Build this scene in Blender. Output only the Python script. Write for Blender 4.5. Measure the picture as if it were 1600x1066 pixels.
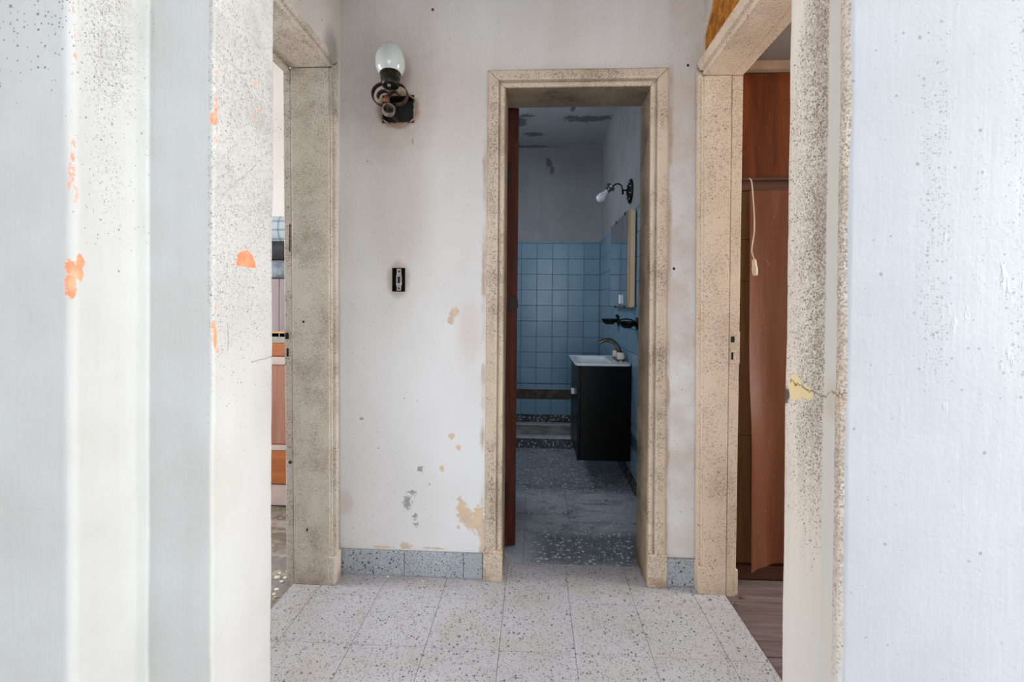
import bpy, bmesh, math, random
from mathutils import Vector, Matrix, noise as mnoise

for o in list(bpy.data.objects):
    bpy.data.objects.remove(o, do_unlink=True)
SC = bpy.context.scene
COL = SC.collection
PI = math.pi
random.seed(7)

# ------------------------------------------------------------------ camera
F, PX, PY, CH = 720.0, 800.0, 485.5, 1.15          # focal length and principal point in pixels of 1600x1066
YAW, PITCH, ROLL = math.radians(2.75), math.radians(0.5), math.radians(0.5)
_f = Vector((-math.sin(YAW)*math.cos(PITCH), math.cos(YAW)*math.cos(PITCH), -math.sin(PITCH)))
_r = Vector((math.cos(YAW), math.sin(YAW), 0.0))
_u = _r.cross(_f)
CR = _r*math.cos(ROLL) + _u*math.sin(ROLL)
CU = -_r*math.sin(ROLL) + _u*math.cos(ROLL)
CAM0 = Vector((0, 0, CH))
cam = bpy.data.cameras.new('camera')
cam.sensor_width = 36.0
cam.lens = 36.0*F/1600.0
cam.shift_x = 0.0
cam.shift_y = (PY-533.0)/1600.0
cam.clip_start = 0.02
camo = bpy.data.objects.new('camera', cam)
COL.objects.link(camo)
m3 = Matrix((CR, CU, -_f)).transposed()
camo.matrix_world = Matrix.Translation(CAM0) @ m3.to_4x4()
SC.camera = camo

def ray(u, v): return CR*((u-PX)/F) + CU*((PY-v)/F) + _f
def oy(u, v, Y): r = ray(u, v); return CAM0 + r*(Y/r.y)          # where a pixel meets a wall of constant y
def ox(u, v, X): r = ray(u, v); return CAM0 + r*(X/r.x)          # ... a wall of constant x
def fl(u, v, z=0.0): r = ray(u, v); return CAM0 + r*((z-CH)/r.z)  # ... a level surface

# ------------------------------------------------------------------ view, sky, daylight through the windows
vs = SC.view_settings
vs.view_transform = 'Standard'; vs.look = 'None'; vs.gamma = 1.0; vs.use_curve_mapping = False
vs.exposure = 0.0
world = bpy.data.worlds.new('sky'); SC.world = world; world.use_nodes = True
bg = world.node_tree.nodes['Background']
bg.inputs[0].default_value = (0.62, 0.74, 0.95, 1); bg.inputs[1].default_value = 0.4

def area(name, loc, direction, sx, sy, watts, color):
    l = bpy.data.lights.new(name, 'AREA'); l.shape = 'RECTANGLE'; l.size = sx; l.size_y = sy
    l.energy = watts; l.color = color
    o = bpy.data.objects.new(name, l); COL.objects.link(o); o.location = loc
    o.rotation_euler = Vector(direction).to_track_quat('-Z', 'Y').to_euler()
    return o
area('daylight_side_window', (4.12, 0.25, 1.6), (-1, 0.05, -0.05), 1.3, 2.1, 222, (1.0, 0.99, 0.975))
area('daylight_rear_window', (-0.3, -4.45, 1.6), (0, 1, -0.05), 4.2, 2.1, 150, (0.85, 0.935, 1.0))
area('daylight_left_room', (-3.3, 1.6, 1.5), (1, 0.0, -0.1), 0.75, 1.6, 68, (1.0, 0.98, 0.95))
area('daylight_bathroom', (-0.88, 3.3, 2.05), (1, 0.0, -0.5), 0.9, 0.6, 10, (0.80, 0.90, 1.0))
area('daylight_right_room', (2.9, 1.58, 1.5), (-1, 0.0, -0.1), 0.7, 1.8, 60, (1.0, 0.95, 0.9))

# ------------------------------------------------------------------ object helpers
def lin(c):
    c /= 255.0
    return c/12.92 if c <= 0.04045 else ((c+0.055)/1.055)**2.4
def rgb(r, g, b): return (lin(r), lin(g), lin(b), 1.0)

def tag(o, label=None, cat=None, group=None, kind=None):
    if label: o['label'] = label
    if cat: o['category'] = cat
    if group: o['group'] = group
    if kind: o['kind'] = kind
    return o
def link(name, me, mat, parent=None):
    o = bpy.data.objects.new(name, me); COL.objects.link(o)
    if mat and not me.materials: me.materials.append(mat)
    if parent is not None:
        o.parent = parent
        o.matrix_parent_inverse = Matrix.Translation(parent.location).inverted() if False else Matrix.Identity(4)
    return o
def empty(name, loc, label, cat=None, kind=None, group=None, rz=0.0):
    o = bpy.data.objects.new(name, None); COL.objects.link(o); o.location = loc; o.rotation_euler = (0, 0, rz)
    o.empty_display_size = 0.05
    return tag(o, label, cat, group, kind)
def build(name, bm, mat, parent=None, smooth=False, bevel=0.0, seg=2, origin=None, angle=35):
    """bm is in world coordinates; the object's origin goes to `origin` (or the parent's)."""
    bmesh.ops.recalc_face_normals(bm, faces=bm.faces[:])
    if bevel > 0:
        es = [e for e in bm.edges if len(e.link_faces) == 2 and e.calc_face_angle(0) > math.radians(angle)]
        if es: bmesh.ops.bevel(bm, geom=es, offset=bevel, segments=seg, affect='EDGES', profile=0.5, clamp_overlap=True)
    inv = Matrix.Identity(4)
    if parent is not None: inv = parent_world(parent).inverted()
    elif origin is not None: inv = Matrix.Translation(Vector(origin)).inverted()
    bmesh.ops.transform(bm, matrix=inv, verts=bm.verts[:])
    me = bpy.data.meshes.new(name); bm.to_mesh(me); bm.free()
    if smooth:
        for p in me.polygons: p.use_smooth = True
        try: me.set_sharp_from_angle(angle=math.radians(40))
        except Exception: pass
    o = link(name, me, mat, parent)
    if parent is None and origin is not None: o.location = origin
    return o
def parent_world(p):
    m = Matrix.LocRotScale(p.location, p.rotation_euler, p.scale)
    if p.parent: m = parent_world(p.parent) @ m
    return m
def box(bm, x0, x1, y0, y1, z0, z1):
    vsx = [bm.verts.new((x, y, z)) for z in (z0, z1) for y in (y0, y1) for x in (x0, x1)]
    for f in ((0, 2, 3, 1), (4, 5, 7, 6), (0, 1, 5, 4), (2, 6, 7, 3), (0, 4, 6, 2), (1, 3, 7, 5)):
        bm.faces.new([vsx[i] for i in f])
    return vsx
def bxo(name, x0, x1, y0, y1, z0, z1, mat, parent=None, bevel=0.0, **k):
    bm = bmesh.new(); box(bm, x0, x1, y0, y1, z0, z1)
    return build(name, bm, mat, parent, bevel=bevel, **k)
def loft(bm, rings, close=True, cap0=True, cap1=True):
    vr = [[bm.verts.new(p) for p in r] for r in rings]
    n = len(rings[0])
    for a, b in zip(vr, vr[1:]):
        for i in range(n if close else n-1):
            j = (i+1) % n
            bm.faces.new((a[i], a[j], b[j], b[i]))
    if close and cap0: bm.faces.new(list(reversed(vr[0])))
    if close and cap1: bm.faces.new(vr[-1])
    return vr
def frame_from(axis):
    a = Vector(axis).normalized()
    t = Vector((0, 0, 1)) if abs(a.z) < 0.9 else Vector((0, 1, 0))
    x = t.cross(a).normalized(); y = a.cross(x)
    return x, y, a
def lathe(bm, base, axis, prof, n=24, cap0=True, cap1=True):
    x, y, a = frame_from(axis); base = Vector(base)
    rings = [[base + a*h + (x*math.cos(2*PI*i/n) + y*math.sin(2*PI*i/n))*max(r, 1e-4) for i in range(n)] for r, h in prof]
    loft(bm, rings, True, cap0, cap1)
def tube(bm, pts, rad, n=10, cap=True):
    pts = [Vector(p) for p in pts]; m = len(pts)
    rs = rad if isinstance(rad, (list, tuple)) else [rad]*m
    rings = []; prevx = None
    for i, p in enumerate(pts):
        t = (pts[min(i+1, m-1)] - pts[max(i-1, 0)]).normalized()
        if prevx is None: x, y, _ = frame_from(t)
        else:
            x = (prevx - t*prevx.dot(t)).normalized(); y = t.cross(x)
        prevx = x
        rings.append([p + (x*math.cos(2*PI*k/n) + y*math.sin(2*PI*k/n))*rs[i] for k in range(n)])
    loft(bm, rings, True, cap, cap)
def smooth_path(pts, n=8):
    pts = [Vector(p) for p in pts]; out = []
    for i in range(len(pts)-1):
        p0 = pts[max(i-1, 0)]; p1 = pts[i]; p2 = pts[i+1]; p3 = pts[min(i+2, len(pts)-1)]
        for k in range(n):
            t = k/n
            out.append(0.5*((2*p1) + (p2-p0)*t + (2*p0-5*p1+4*p2-p3)*t*t + (3*p1-p0-3*p2+p3)*t**3))
    out.append(pts[-1]); return out
def strip_xz(bm, pts, y0, y1, th):
    """flat metal strip: a path in the x-z plane, y0..y1 wide and th thick"""
    pts = [Vector((p[0], 0, p[1])) for p in pts]; rings = []
    for i, p in enumerate(pts):
        t = (pts[min(i+1, len(pts)-1)] - pts[max(i-1, 0)]).normalized()
        nrm = Vector((-t.z, 0, t.x))*th/2
        rings.append([(p.x+nrm.x, y0, p.z+nrm.z), (p.x+nrm.x, y1, p.z+nrm.z), (p.x-nrm.x, y1, p.z-nrm.z), (p.x-nrm.x, y0, p.z-nrm.z)])
    loft(bm, rings)
def plate(bm, axis, pos0, pos1, a0, a1, b0, b1, holes):
    """a slab with rectangular holes. axis 'y': a=x b=z, axis 'x': a=y b=z, axis 'z': a=x b=y"""
    A = sorted({a0, a1} | {h[i] for h in holes for i in (0, 1) if a0 < h[i] < a1})
    B = sorted({b0, b1} | {h[i] for h in holes for i in (2, 3) if b0 < h[i] < b1})
    def filled(i, j):
        if i < 0 or j < 0 or i >= len(A)-1 or j >= len(B)-1: return False
        ca, cb = (A[i]+A[i+1])/2, (B[j]+B[j+1])/2
        return not any(h[0] < ca < h[1] and h[2] < cb < h[3] for h in holes)
    cache = {}
    def V(i, j, s):
        k = (i, j, s)
        if k not in cache:
            a, b, p = A[i], B[j], (pos0, pos1)[s]
            cache[k] = bm.verts.new({'y': (a, p, b), 'x': (p, a, b), 'z': (a, b, p)}[axis])
        return cache[k]
    for i in range(len(A)-1):
        for j in range(len(B)-1):
            if not filled(i, j): continue
            for s in (0, 1): bm.faces.new((V(i, j, s), V(i+1, j, s), V(i+1, j+1, s), V(i, j+1, s)))
            for di, dj, e in ((-1, 0, ((i, j), (i, j+1))), (1, 0, ((i+1, j), (i+1, j+1))), (0, -1, ((i, j), (i+1, j))), (0, 1, ((i, j+1), (i+1, j+1)))):
                if not filled(i+di, j+dj):
                    bm.faces.new((V(*e[0], 0), V(*e[1], 0), V(*e[1], 1), V(*e[0], 1)))
def rounded_rect(cx, cy, hx, hy, r, z, n=5):
    out = []
    for qx, qy, a0 in ((1, 1, 0), (-1, 1, PI/2), (-1, -1, PI), (1, -1, 1.5*PI)):
        for k in range(n+1):
            a = a0 + PI/2*k/n
            out.append(Vector((cx + qx*(hx-r) + r*math.cos(a), cy + qy*(hy-r) + r*math.sin(a), z)))
    return out

# ------------------------------------------------------------------ material helpers
class S:
    """a value socket that understands arithmetic"""
    def __init__(s, g, sock): s.g = g; s.k = sock
    def _m(s, op, o=None, c=None, clamp=False): return s.g.math(op, s, o, c, clamp)
    def __add__(s, o): return s._m('ADD', o)
    __radd__ = __add__
    def __mul__(s, o): return s._m('MULTIPLY', o)
    __rmul__ = __mul__
    def __sub__(s, o): return s._m('SUBTRACT', o)
    def __rsub__(s, o): return s.g.math('SUBTRACT', o, s)
    def __truediv__(s, o): return s._m('DIVIDE', o)
    def max(s, o): return s._m('MAXIMUM', o)
    def min(s, o): return s._m('MINIMUM', o)
    def abs(s): return s._m('ABSOLUTE')
    def lt(s, o): return s._m('LESS_THAN', o)
    def gt(s, o): return s._m('GREATER_THAN', o)
    def step(s, lo, hi):
        n = s.g.node('ShaderNodeMapRange'); n.interpolation_type = 'SMOOTHSTEP'
        s.g.put(n.inputs['Value'], s); n.inputs['From Min'].default_value = lo; n.inputs['From Max'].default_value = hi
        return S(s.g, n.outputs['Result'])
    def inv(s): return 1.0 - s
class G:
    def __init__(g, name):
        g.mat = bpy.data.materials.new(name); g.mat.use_nodes = True
        g.nt = g.mat.node_tree; g.b = g.nt.nodes['Principled BSDF']
        g._pos = None; g._obj = None; g._bump = None; g._memo = {}
    def node(g, t): return g.nt.nodes.new(t)
    def put(g, inp, v):
        if isinstance(v, S): g.nt.links.new(v.k, inp)
        elif v is not None:
            inp.default_value = v
    def math(g, op, a, b=None, c=None, clamp=False):
        n = g.node('ShaderNodeMath'); n.operation = op; n.use_clamp = clamp
        g.put(n.inputs[0], a)
        if b is not None: g.put(n.inputs[1], b)
        if c is not None: g.put(n.inputs[2], c)
        return S(g, n.outputs[0])
    def pos(g):
        if not g._pos: g._pos = S(g, g.node('ShaderNodeNewGeometry').outputs['Position'])
        return g._pos
    def objc(g):
        if not g._obj: g._obj = S(g, g.node('ShaderNodeTexCoord').outputs['Object'])
        return g._obj
    def rnd(g): return S(g, g.node('ShaderNodeObjectInfo').outputs['Random'])
    def xyz(g, v=None):
        n = g.node('ShaderNodeSeparateXYZ'); g.put(n.inputs[0], v or g.pos())
        return [S(g, n.outputs[i]) for i in range(3)]
    def vmap(g, v, scale=(1, 1, 1), add=(0, 0, 0), addv=None):
        n = g.node('ShaderNodeVectorMath'); n.operation = 'MULTIPLY_ADD'
        g.put(n.inputs[0], v); n.inputs[1].default_value = scale
        if addv is not None: g.put(n.inputs[2], addv)
        else: n.inputs[2].default_value = add
        return S(g, n.outputs[0])
    def noise(g, scale, detail=3, rough=0.55, v=None, dist=0.0, color=False):
        key = (scale, detail, rough, id(v) if v is not None else 0, dist, color)
        if key in g._memo: return g._memo[key][0]
        n = g.node('ShaderNodeTexNoise'); g.put(n.inputs['Vector'], v or g.pos())
        n.inputs['Scale'].default_value = scale; n.inputs['Detail'].default_value = detail
        n.inputs['Roughness'].default_value = rough; n.inputs['Distortion'].default_value = dist
        g._memo[key] = (S(g, n.outputs['Color' if color else 'Fac']), v)
        return g._memo[key][0]
    def vor(g, scale, v=None, feature='F1', metric='EUCLIDEAN'):
        n = g.node('ShaderNodeTexVoronoi'); n.feature = feature; n.distance = metric
        g.put(n.inputs['Vector'], v or g.pos()); n.inputs['Scale'].default_value = scale
        return n
    def wallv(g):
        # the plane of any upright wall: (x + y, z)
        if not getattr(g, '_wv', None):
            x, y, z = g.xyz(); n = g.node('ShaderNodeCombineXYZ'); g.put(n.inputs[0], x+y); g.put(n.inputs[1], z); g._wv = S(g, n.outputs[0])
        return g._wv
    def dots(g, scale, density, size=0.35, v=None, soft=0.35, metric='EUCLIDEAN', flat=True):
        """scattered round spots: one in each chosen cell, of varied size"""
        n = g.vor(scale, v or (g.wallv() if flat else None), metric=metric)
        if flat: n.voronoi_dimensions = '2D'
        sp = g.node('ShaderNodeSeparateColor'); g.nt.links.new(n.outputs['Color'], sp.inputs[0])
        rr = S(g, sp.outputs[0]); gg = S(g, sp.outputs[1])
        d = S(g, n.outputs['Distance'])
        q = d/(gg*0.75*size + 0.3*size)
        return q.step(1.0, 1.0-soft)*rr.lt(density)
    def col(g, c): 
        n = g.node('ShaderNodeRGB'); n.outputs[0].default_value = c; return S(g, n.outputs[0])
    def mix(g, fac, a, b, mode='MIX'):
        n = g.node('ShaderNodeMix'); n.data_type = 'RGBA'; n.blend_type = mode
        g.put(n.inputs['Factor'], fac); g.put(n.inputs['A'], a); g.put(n.inputs['B'], b)
        return S(g, n.outputs['Result'])
    def blob(g, a, b, ca, cb, ra, rb, warp=None, amt=0.8, soft=0.12):
        """an island at (ca, cb) with radii ra, rb and a ragged edge"""
        d = g.math('SQRT', ((a-ca)/ra)*((a-ca)/ra) + ((b-cb)/rb)*((b-cb)/rb))
        if warp is not None: d = d + (warp-0.5)*amt
        return d.step(1.0+soft, 1.0-soft)
    def bump(g, h, strength=0.3, dist=0.01):
        n = g.node('ShaderNodeBump'); n.inputs['Strength'].default_value = strength; n.inputs['Distance'].default_value = dist
        g.put(n.inputs['Height'], h)
        if g._bump: g.nt.links.new(g._bump, n.inputs['Normal'])
        g._bump = n.outputs[0]
    def done(g, color, rough=0.6, metallic=0.0, spec=None, **k):
        g.put(g.b.inputs['Base Color'], color); g.put(g.b.inputs['Roughness'], rough); g.put(g.b.inputs['Metallic'], metallic)
        if spec is not None: g.put(g.b.inputs['Specular IOR Level'], spec)
        for kk, v in k.items(): g.put(g.b.inputs[kk.replace('_', ' ')], v)
        if g._bump: g.nt.links.new(g._bump, g.b.inputs['Normal'])
        return g.mat
def simple(name, c, rough=0.5, metallic=0.0, var=0.12, scale=30, bump=0.0, spec=None, **k):
    g = G(name); n = g.noise(scale, 4, v=g.objc())
    cc = g.mix(n.step(0.35, 0.7), tuple(x*(1-var) for x in c[:3])+(1,), tuple(min(1, x*(1+var)) for x in c[:3])+(1,))
    if bump: g.bump(g.noise(scale*3, 4, v=g.objc()), bump, 0.004)
    return g.done(cc, rough, metallic, spec, **k)

YB = 1.94        # hall side of the wall that holds the bathroom door
def WB(u, v): p = oy(u, v, YB); return p.x, p.z

def mat_wall_back():
    g = G('old_white_plaster'); x, y, z = g.xyz()
    big = g.noise(1.6, 4); mid = g.noise(9, 4); fine = g.noise(60, 3); w = g.noise(38, 4, 0.65); w2 = g.noise(16, 4, 0.65)
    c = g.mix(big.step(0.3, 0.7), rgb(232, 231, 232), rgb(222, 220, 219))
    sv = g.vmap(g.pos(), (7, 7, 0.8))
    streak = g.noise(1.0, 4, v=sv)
    shade_grime = z.step(0.95, 2.25)*(streak*0.7+0.45)  # painted in: the wall turns dimmer and warmer with height, plus streaky grime
    c = g.mix(shade_grime*0.68, c, rgb(180, 167, 157))
    # grime around the lamp and the box, drips below
    lx, lz = WB(612, 150)
    c = g.mix(g.blob(x, z, lx-0.02, lz+0.02, 0.17, 0.26, w2, 0.9, 0.6)*0.5, c, rgb(158, 143, 128))
    hx, hz = WB(622, 172)
    c = g.mix(g.blob(x, z, hx, hz, 0.092, 0.08, w, 0.35, 0.15)*0.75, c, rgb(120, 88, 60))
    dx, dz = WB(618, 320)
    c = g.mix(g.blob(x, z, dx, dz, 0.11, 0.36, streak, 1.0, 0.7)*0.35, c, rgb(176, 156, 138))
    sx, sz = WB(622, 437)
    c = g.mix(g.blob(x, z, sx, sz, 0.047, 0.072, w, 0.5, 0.3)*0.6, c, rgb(150, 128, 112))
    # rusty line along the door casing
    for u in (757, 1047):
        ex = WB(u, 300)[0]
        c = g.mix(((x-ex).abs()+ (w2-0.5)*0.03).step(0.014, 0.0)*(g.noise(5, 4).step(0.42, 0.66))*z.step(2.17, 2.12)*0.6, c, rgb(168, 122, 76))
    c = g.mix(x.step(0.53, 0.56)*(g.noise(7, 4).step(0.3, 0.75))*0.55, c, rgb(196, 174, 156))
    # faint pink smudges, fine mould
    for (u, v, ru, rv, s) in ((540, 785, .03, .05, .35), (735, 520, .05, .12, .25), (700, 150, .22, .2, .18)):
        bx_, bz_ = WB(u, v); c = g.mix(g.blob(x, z, bx_, bz_, ru, rv, w2, 1.0, 0.6)*s, c, rgb(196, 160, 140))
    dens = (big.step(0.35, 0.75)*0.07 + z.step(1.3, 2.3)*0.07 + x.step(-0.5, -0.75)*0.05 + x.step(0.5, 0.6)*0.14)
    c = g.mix(g.dots(110, dens, 0.3)*0.45, c, rgb(130, 118, 108))
    c = g.mix(g.dots(18, 0.03, 0.09)*0.6, c, rgb(105, 92, 84))
    # flaked paint
    peel = None
    for (u, v, ru, rv) in ((748, 812, 10, 22), (738, 818, 9, 10), (727, 806, 12, 12), (720, 792, 7, 13), (754, 835, 5, 26), (752, 870, 4, 26),
                           (708, 490, 6, 7), (704, 500, 5, 6), (713, 486, 4, 7), (705, 681, 5, 4), (717, 700, 4, 4), (690, 732, 4, 5), (632, 853, 9, 5), (600, 855, 14, 2), (680, 857, 16, 2), (706, 683, 4, 4), (716, 824, 3, 3)):
        bx_, bz_ = WB(u, v); s = 1.94/720
        b = g.blob(x, z, bx_, bz_, ru*s, rv*s, w*0.5+g.noise(110, 4, 0.7)*0.5, 4.2, 0.1); peel = b if peel is None else peel.max(b)
    pc = g.mix(w2.step(0.4, 0.62), rgb(222, 196, 166), rgb(204, 186, 174))
    c = g.mix(peel, c, pc)
    grey = None
    for (u, v, ru, rv) in ((637, 783, 6, 10), (645, 770, 5, 5), (648, 808, 3, 4), (650, 820, 3, 3), (657, 733, 4, 4), (565, 655, 3, 2), (645, 222, 1.5, 4)):
        bx_, bz_ = WB(u, v); s = 1.94/720
        b = g.blob(x, z, bx_, bz_, ru*s, rv*s, g.noise(90, 4, 0.7), 5.5, 0.25); grey = b if grey is None else grey.max(b)
    c = g.mix(grey*0.7, c, rgb(122, 122, 124))
    for (u, v) in ((1075, 102), (676, 15), (1053, 420)):
        bx_, bz_ = WB(u, v); c = g.mix(g.blob(x, z, bx_, bz_, .0055, .006, w, 0.4, 0.2), c, rgb(40, 32, 28))
    h = mid*0.5 + fine*0.15 - peel*0.5 - grey*0.2
    g.bump(h, 0.32, 0.006)
    return g.done(c, 0.75, spec=0.25)

def mat_plaster(name, base, stain, z_hi=2.6, dens=0.1):
    g = G(name); x, y, z = g.xyz(); big = g.noise(2.0, 4); mid = g.noise(10, 4)
    c = g.mix(big.step(0.35, 0.7), base, stain)
    c = g.mix(g.dots(60, big.step(0.4, 0.75)*dens, 0.3)*0.6, c, rgb(110, 100, 92))
    g.bump(mid, 0.3, 0.006)
    return g.done(c, 0.78, spec=0.25)

def mat_wall_right():
    g = G('stained_plaster_with_bare_patch'); x, y, z = g.xyz()
    w = g.noise(30, 4, 0.65); big = g.noise(2.5, 4)
    c = g.mix(big.step(0.35, 0.7), rgb(214, 211, 208), rgb(196, 188, 180))
    c = g.mix(g.dots(60, 0.1, 0.3)*0.5, c, rgb(120, 108, 98))
    # bare ochre patch above the door: a band that climbs away from the casing
    lo = 2.10
    edge = (1.955-y)*0.95 + 2.235
    m = ((edge - z) + (w-0.5)*0.07).step(-0.008, 0.008)*y.step(1.93, 1.915)
    rim = ((edge + 0.02 - z) + (w-0.5)*0.08).step(-0.006, 0.006)*y.step(1.95, 1.935)
    lump = g.noise(26, 5, 0.7); och = g.mix(lump.step(0.35, 0.66), rgb(138, 82, 22), rgb(196, 128, 44))
    och = g.mix(g.noise(60, 4).step(0.6, 0.72)*0.8, och, rgb(70, 40, 20))
    och = g.mix(g.noise(45, 4, 0.7).step(0.63, 0.72)*0.7, och, rgb(222, 190, 140))
    c = g.mix(rim*0.8, c, rgb(196, 168, 140))
    c = g.mix(m, c, och)
    g.bump(g.noise(12, 4)*0.4 + m*(lump*2.0-1.2), 0.6, 0.012)
    return g.done(c, 0.8, spec=0.2)

# near walls: corner positions read off the photograph, far arris at y = 1.2
YF = 1.20
XL2 = oy(426, 520, YF).x                  # left reveal next to the hall
YL2 = XL2/(ray(333, 520).x/ray(333, 520).y)
XL1 = oy(232, 520, YL2).x                 # left reveal next to the camera room
YL1 = XL1/(ray(112, 520).x/ray(112, 520).y)
XR = oy(1228, 520, YF).x
YR = XR/(ray(1319, 520).x/ray(1319, 520).y)

def orange_col(g):
    return g.mix(g.noise(40, 4).step(0.35, 0.7), rgb(236, 132, 92), rgb(240, 158, 124))
def mat_near_left():
    g = G('white_paint_over_orange'); x, y, z = g.xyz()
    big = g.noise(3, 4); w = g.noise(55, 4, 0.7); w2 = g.noise(24, 4, 0.65); streak = g.noise(1, 4, v=g.vmap(g.pos(), (22, 22, 1.4)))
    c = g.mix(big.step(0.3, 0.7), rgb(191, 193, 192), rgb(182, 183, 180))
    c = g.mix(streak.step(0.45, 0.75)*0.25, c, rgb(178, 178, 174))
    inner = x.gt(XL2-0.012)                         # reveal by the hall
    outer = x.gt(XL1-0.012)*x.lt(XL1+0.012)*y.gt(YL1+0.004)
    face1 = y.lt(YL1+0.02)*x.lt(XL1-0.004)
    cl = g.noise(4.5, 4, 0.6); cl2 = g.noise(11, 4); sp = g.noise(150, 3, 0.6); sp2 = g.noise(60, 4, 0.65)
    d_in = inner*(z.step(0.95, 1.4)*0.6+z.step(0.75, 1.1)*0.15)*(cl.step(0.3, 0.65)*0.8+0.3)
    c = g.mix(d_in*sp.step(0.47, 0.66)*0.75, c, rgb(140, 137, 131))
    c = g.mix(d_in*sp2.step(0.5, 0.7)*0.4, c, rgb(140, 137, 131))
    c = g.mix(g.dots(230, d_in*0.6, 0.42)*0.75, c, rgb(104, 99, 94))
    c = g.mix(g.dots(135, d_in*0.3, 0.34)*0.75, c, rgb(98, 94, 90))
    c = g.mix(inner*z.step(1.15, 1.6)*cl2.step(0.45, 0.75)*0.4, c, rgb(150, 147, 142))
    lane = ((y-(YL1+0.075))*14 + (1.75-z)*-0.35).abs().step(1.1, 0.1)
    d_out = outer*z.step(1.2, 1.6)*(lane*0.7+0.12)*cl.step(0.25, 0.6)
    c = g.mix(d_out*sp.step(0.46, 0.64)*0.7, c, rgb(142, 140, 136))
    c = g.mix(g.dots(230, d_out*0.7, 0.42)*0.75, c, rgb(112, 108, 105))
    c = g.mix(g.dots(130, d_out*0.35, 0.34)*0.75, c, rgb(100, 98, 96))
    c = g.mix(outer*z.step(1.35, 1.8)*y.gt(YL1+0.05)*cl2.step(0.4, 0.8)*0.4, c, rgb(152, 152, 150))
    d_f = face1*z.step(1.42, 1.9)*cl.step(0.38, 0.62)
    c = g.mix(g.dots(150, d_f*0.4, 0.36)*0.75, c, rgb(100, 102, 98))
    c = g.mix(g.dots(75, d_f*0.35, 0.3)*0.75, c, rgb(88, 90, 86))
    c = g.mix(face1*z.step(1.5, 1.9)*cl2.step(0.45, 0.7)*0.25, c, rgb(150, 154, 150))
    blot = g.noise(9, 4).step(0.58, 0.72)*z.step(0.95, 0.3)
    c = g.mix(blot*0.25, c, rgb(178, 176, 168))
    c = g.mix(inner*z.step(0.98, 0.9)*z.step(0.55, 0.75)*w2.step(0.5, 0.62)*0.3, c, rgb(196, 190, 178))
    # orange undercoat where the arrises are knocked
    o = None
    def add(m):
        nonlocal o
        o = m if o is None else o.max(m)
    fw = g.noise(85, 4, 0.7)
    def chips(X_, Y_, u0, kt, kz, lst):
        t = (x-X_) + (y-Y_)                       # runs round the corner: face, arris, reveal
        on = (x.lt(X_+0.012))*(x.gt(X_-0.05))*(y.lt(Y_+0.06))*(y.gt(Y_-0.012))
        for (u, v, ru, rv, k) in lst:
            z_ = oy(u0, v, Y_).z
            add(on*g.blob(t, z, (u-u0)*kt, z_, ru*kt, rv*kz, fw*0.6+w2*0.4, 3.2, 0.08)*(k if k > 0.92 else fw.step(0.47, 0.55)*k))
    chips(XL1, YL1, 112, YL1/718, YL1/720, ((108, 420, 9, 18, 1), (110, 440, 11, 22, 1), (112, 458, 6, 12, 1), (126, 410, 7, 16, 1), (126, 430, 6, 11, 1), (117, 425, 9, 9, 1),
        (114, 235, 5, 22, .8), (112, 268, 7, 18, .8), (107, 285, 4, 16, .8), (117, 300, 6, 16, .6), (115, 12, 3, 6, .9), (117, 58, 2.2, 25, .8), (117, 85, 4, 7, .8)))
    chips(XL2, YL2, 333, YL2/500, YL2/720, ((336, 165, 3.5, 24, .9), (334, 185, 5, 12, .95), (337, 120, 2.5, 24, .75), (337, 213, 4, 9, .7), (337, 480, 1.6, 9, .9), (336, 525, 2.8, 20, 1), (334, 508, 3.5, 6, 1), (340, 550, 3, 7, .9), (338, 592, 1.8, 22, .5)))
    pa, pb = ox(384, 404, XL2), ox(376, 416, XL2); pc_, pt = ox(401, 416, XL2), ox(388, 392, XL2)
    q = g.blob(y, z, pa.y+0.004, pb.z, (pc_.y-pb.y)*0.62, (pt.z-pb.z)*1.0, w, 0.25, 0.05)*z.gt(pb.z)
    add(inner*q)
    for (u, v) in ((399, 130), (398, 185), (403, 172)):
        p = ox(u, v, XL2); add(inner*g.blob(y, z, p.y, p.z, .006, .006, w, 2.0, 0.3)*0.5)
    c = g.mix(o, c, orange_col(g))
    # hairline cracks and a scratch
    def line(p0, p1, wd):
        dy, dz = p1.y-p0.y, p1.z-p0.z; L = math.hypot(dy, dz)
        t = ((y-p0.y)*dy + (z-p0.z)*dz)/(L*L)
        dd = (((y-p0.y)*dz - (z-p0.z)*dy)/L + (w2-0.5)*0.012).abs()
        return dd.step(wd, wd*0.4)*t.gt(0)*t.lt(1)*inner
    c = g.mix(line(ox(345, 305, XL2), ox(400, 258, XL2), 0.0022)*0.6, c, rgb(150, 146, 142))
    ck = line(ox(356, 505, XL2), ox(356, 548, XL2), 0.002).max(line(ox(392, 566, XL2), ox(425, 558, XL2), 0.0018))
    c = g.mix(ck*0.6, c, rgb(130, 112, 100))
    ridge = g.noise(1, 5, 0.65, v=g.vmap(g.pos(), (45, 45, 7)))
    g.bump(g.noise(7, 3)*1.0 + ridge*0.35 + g.noise(70, 3)*0.12 - o*0.35 - ck*0.4, 0.35, 0.006)
    return g.done(c, 0.6, spec=0.35)

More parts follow.
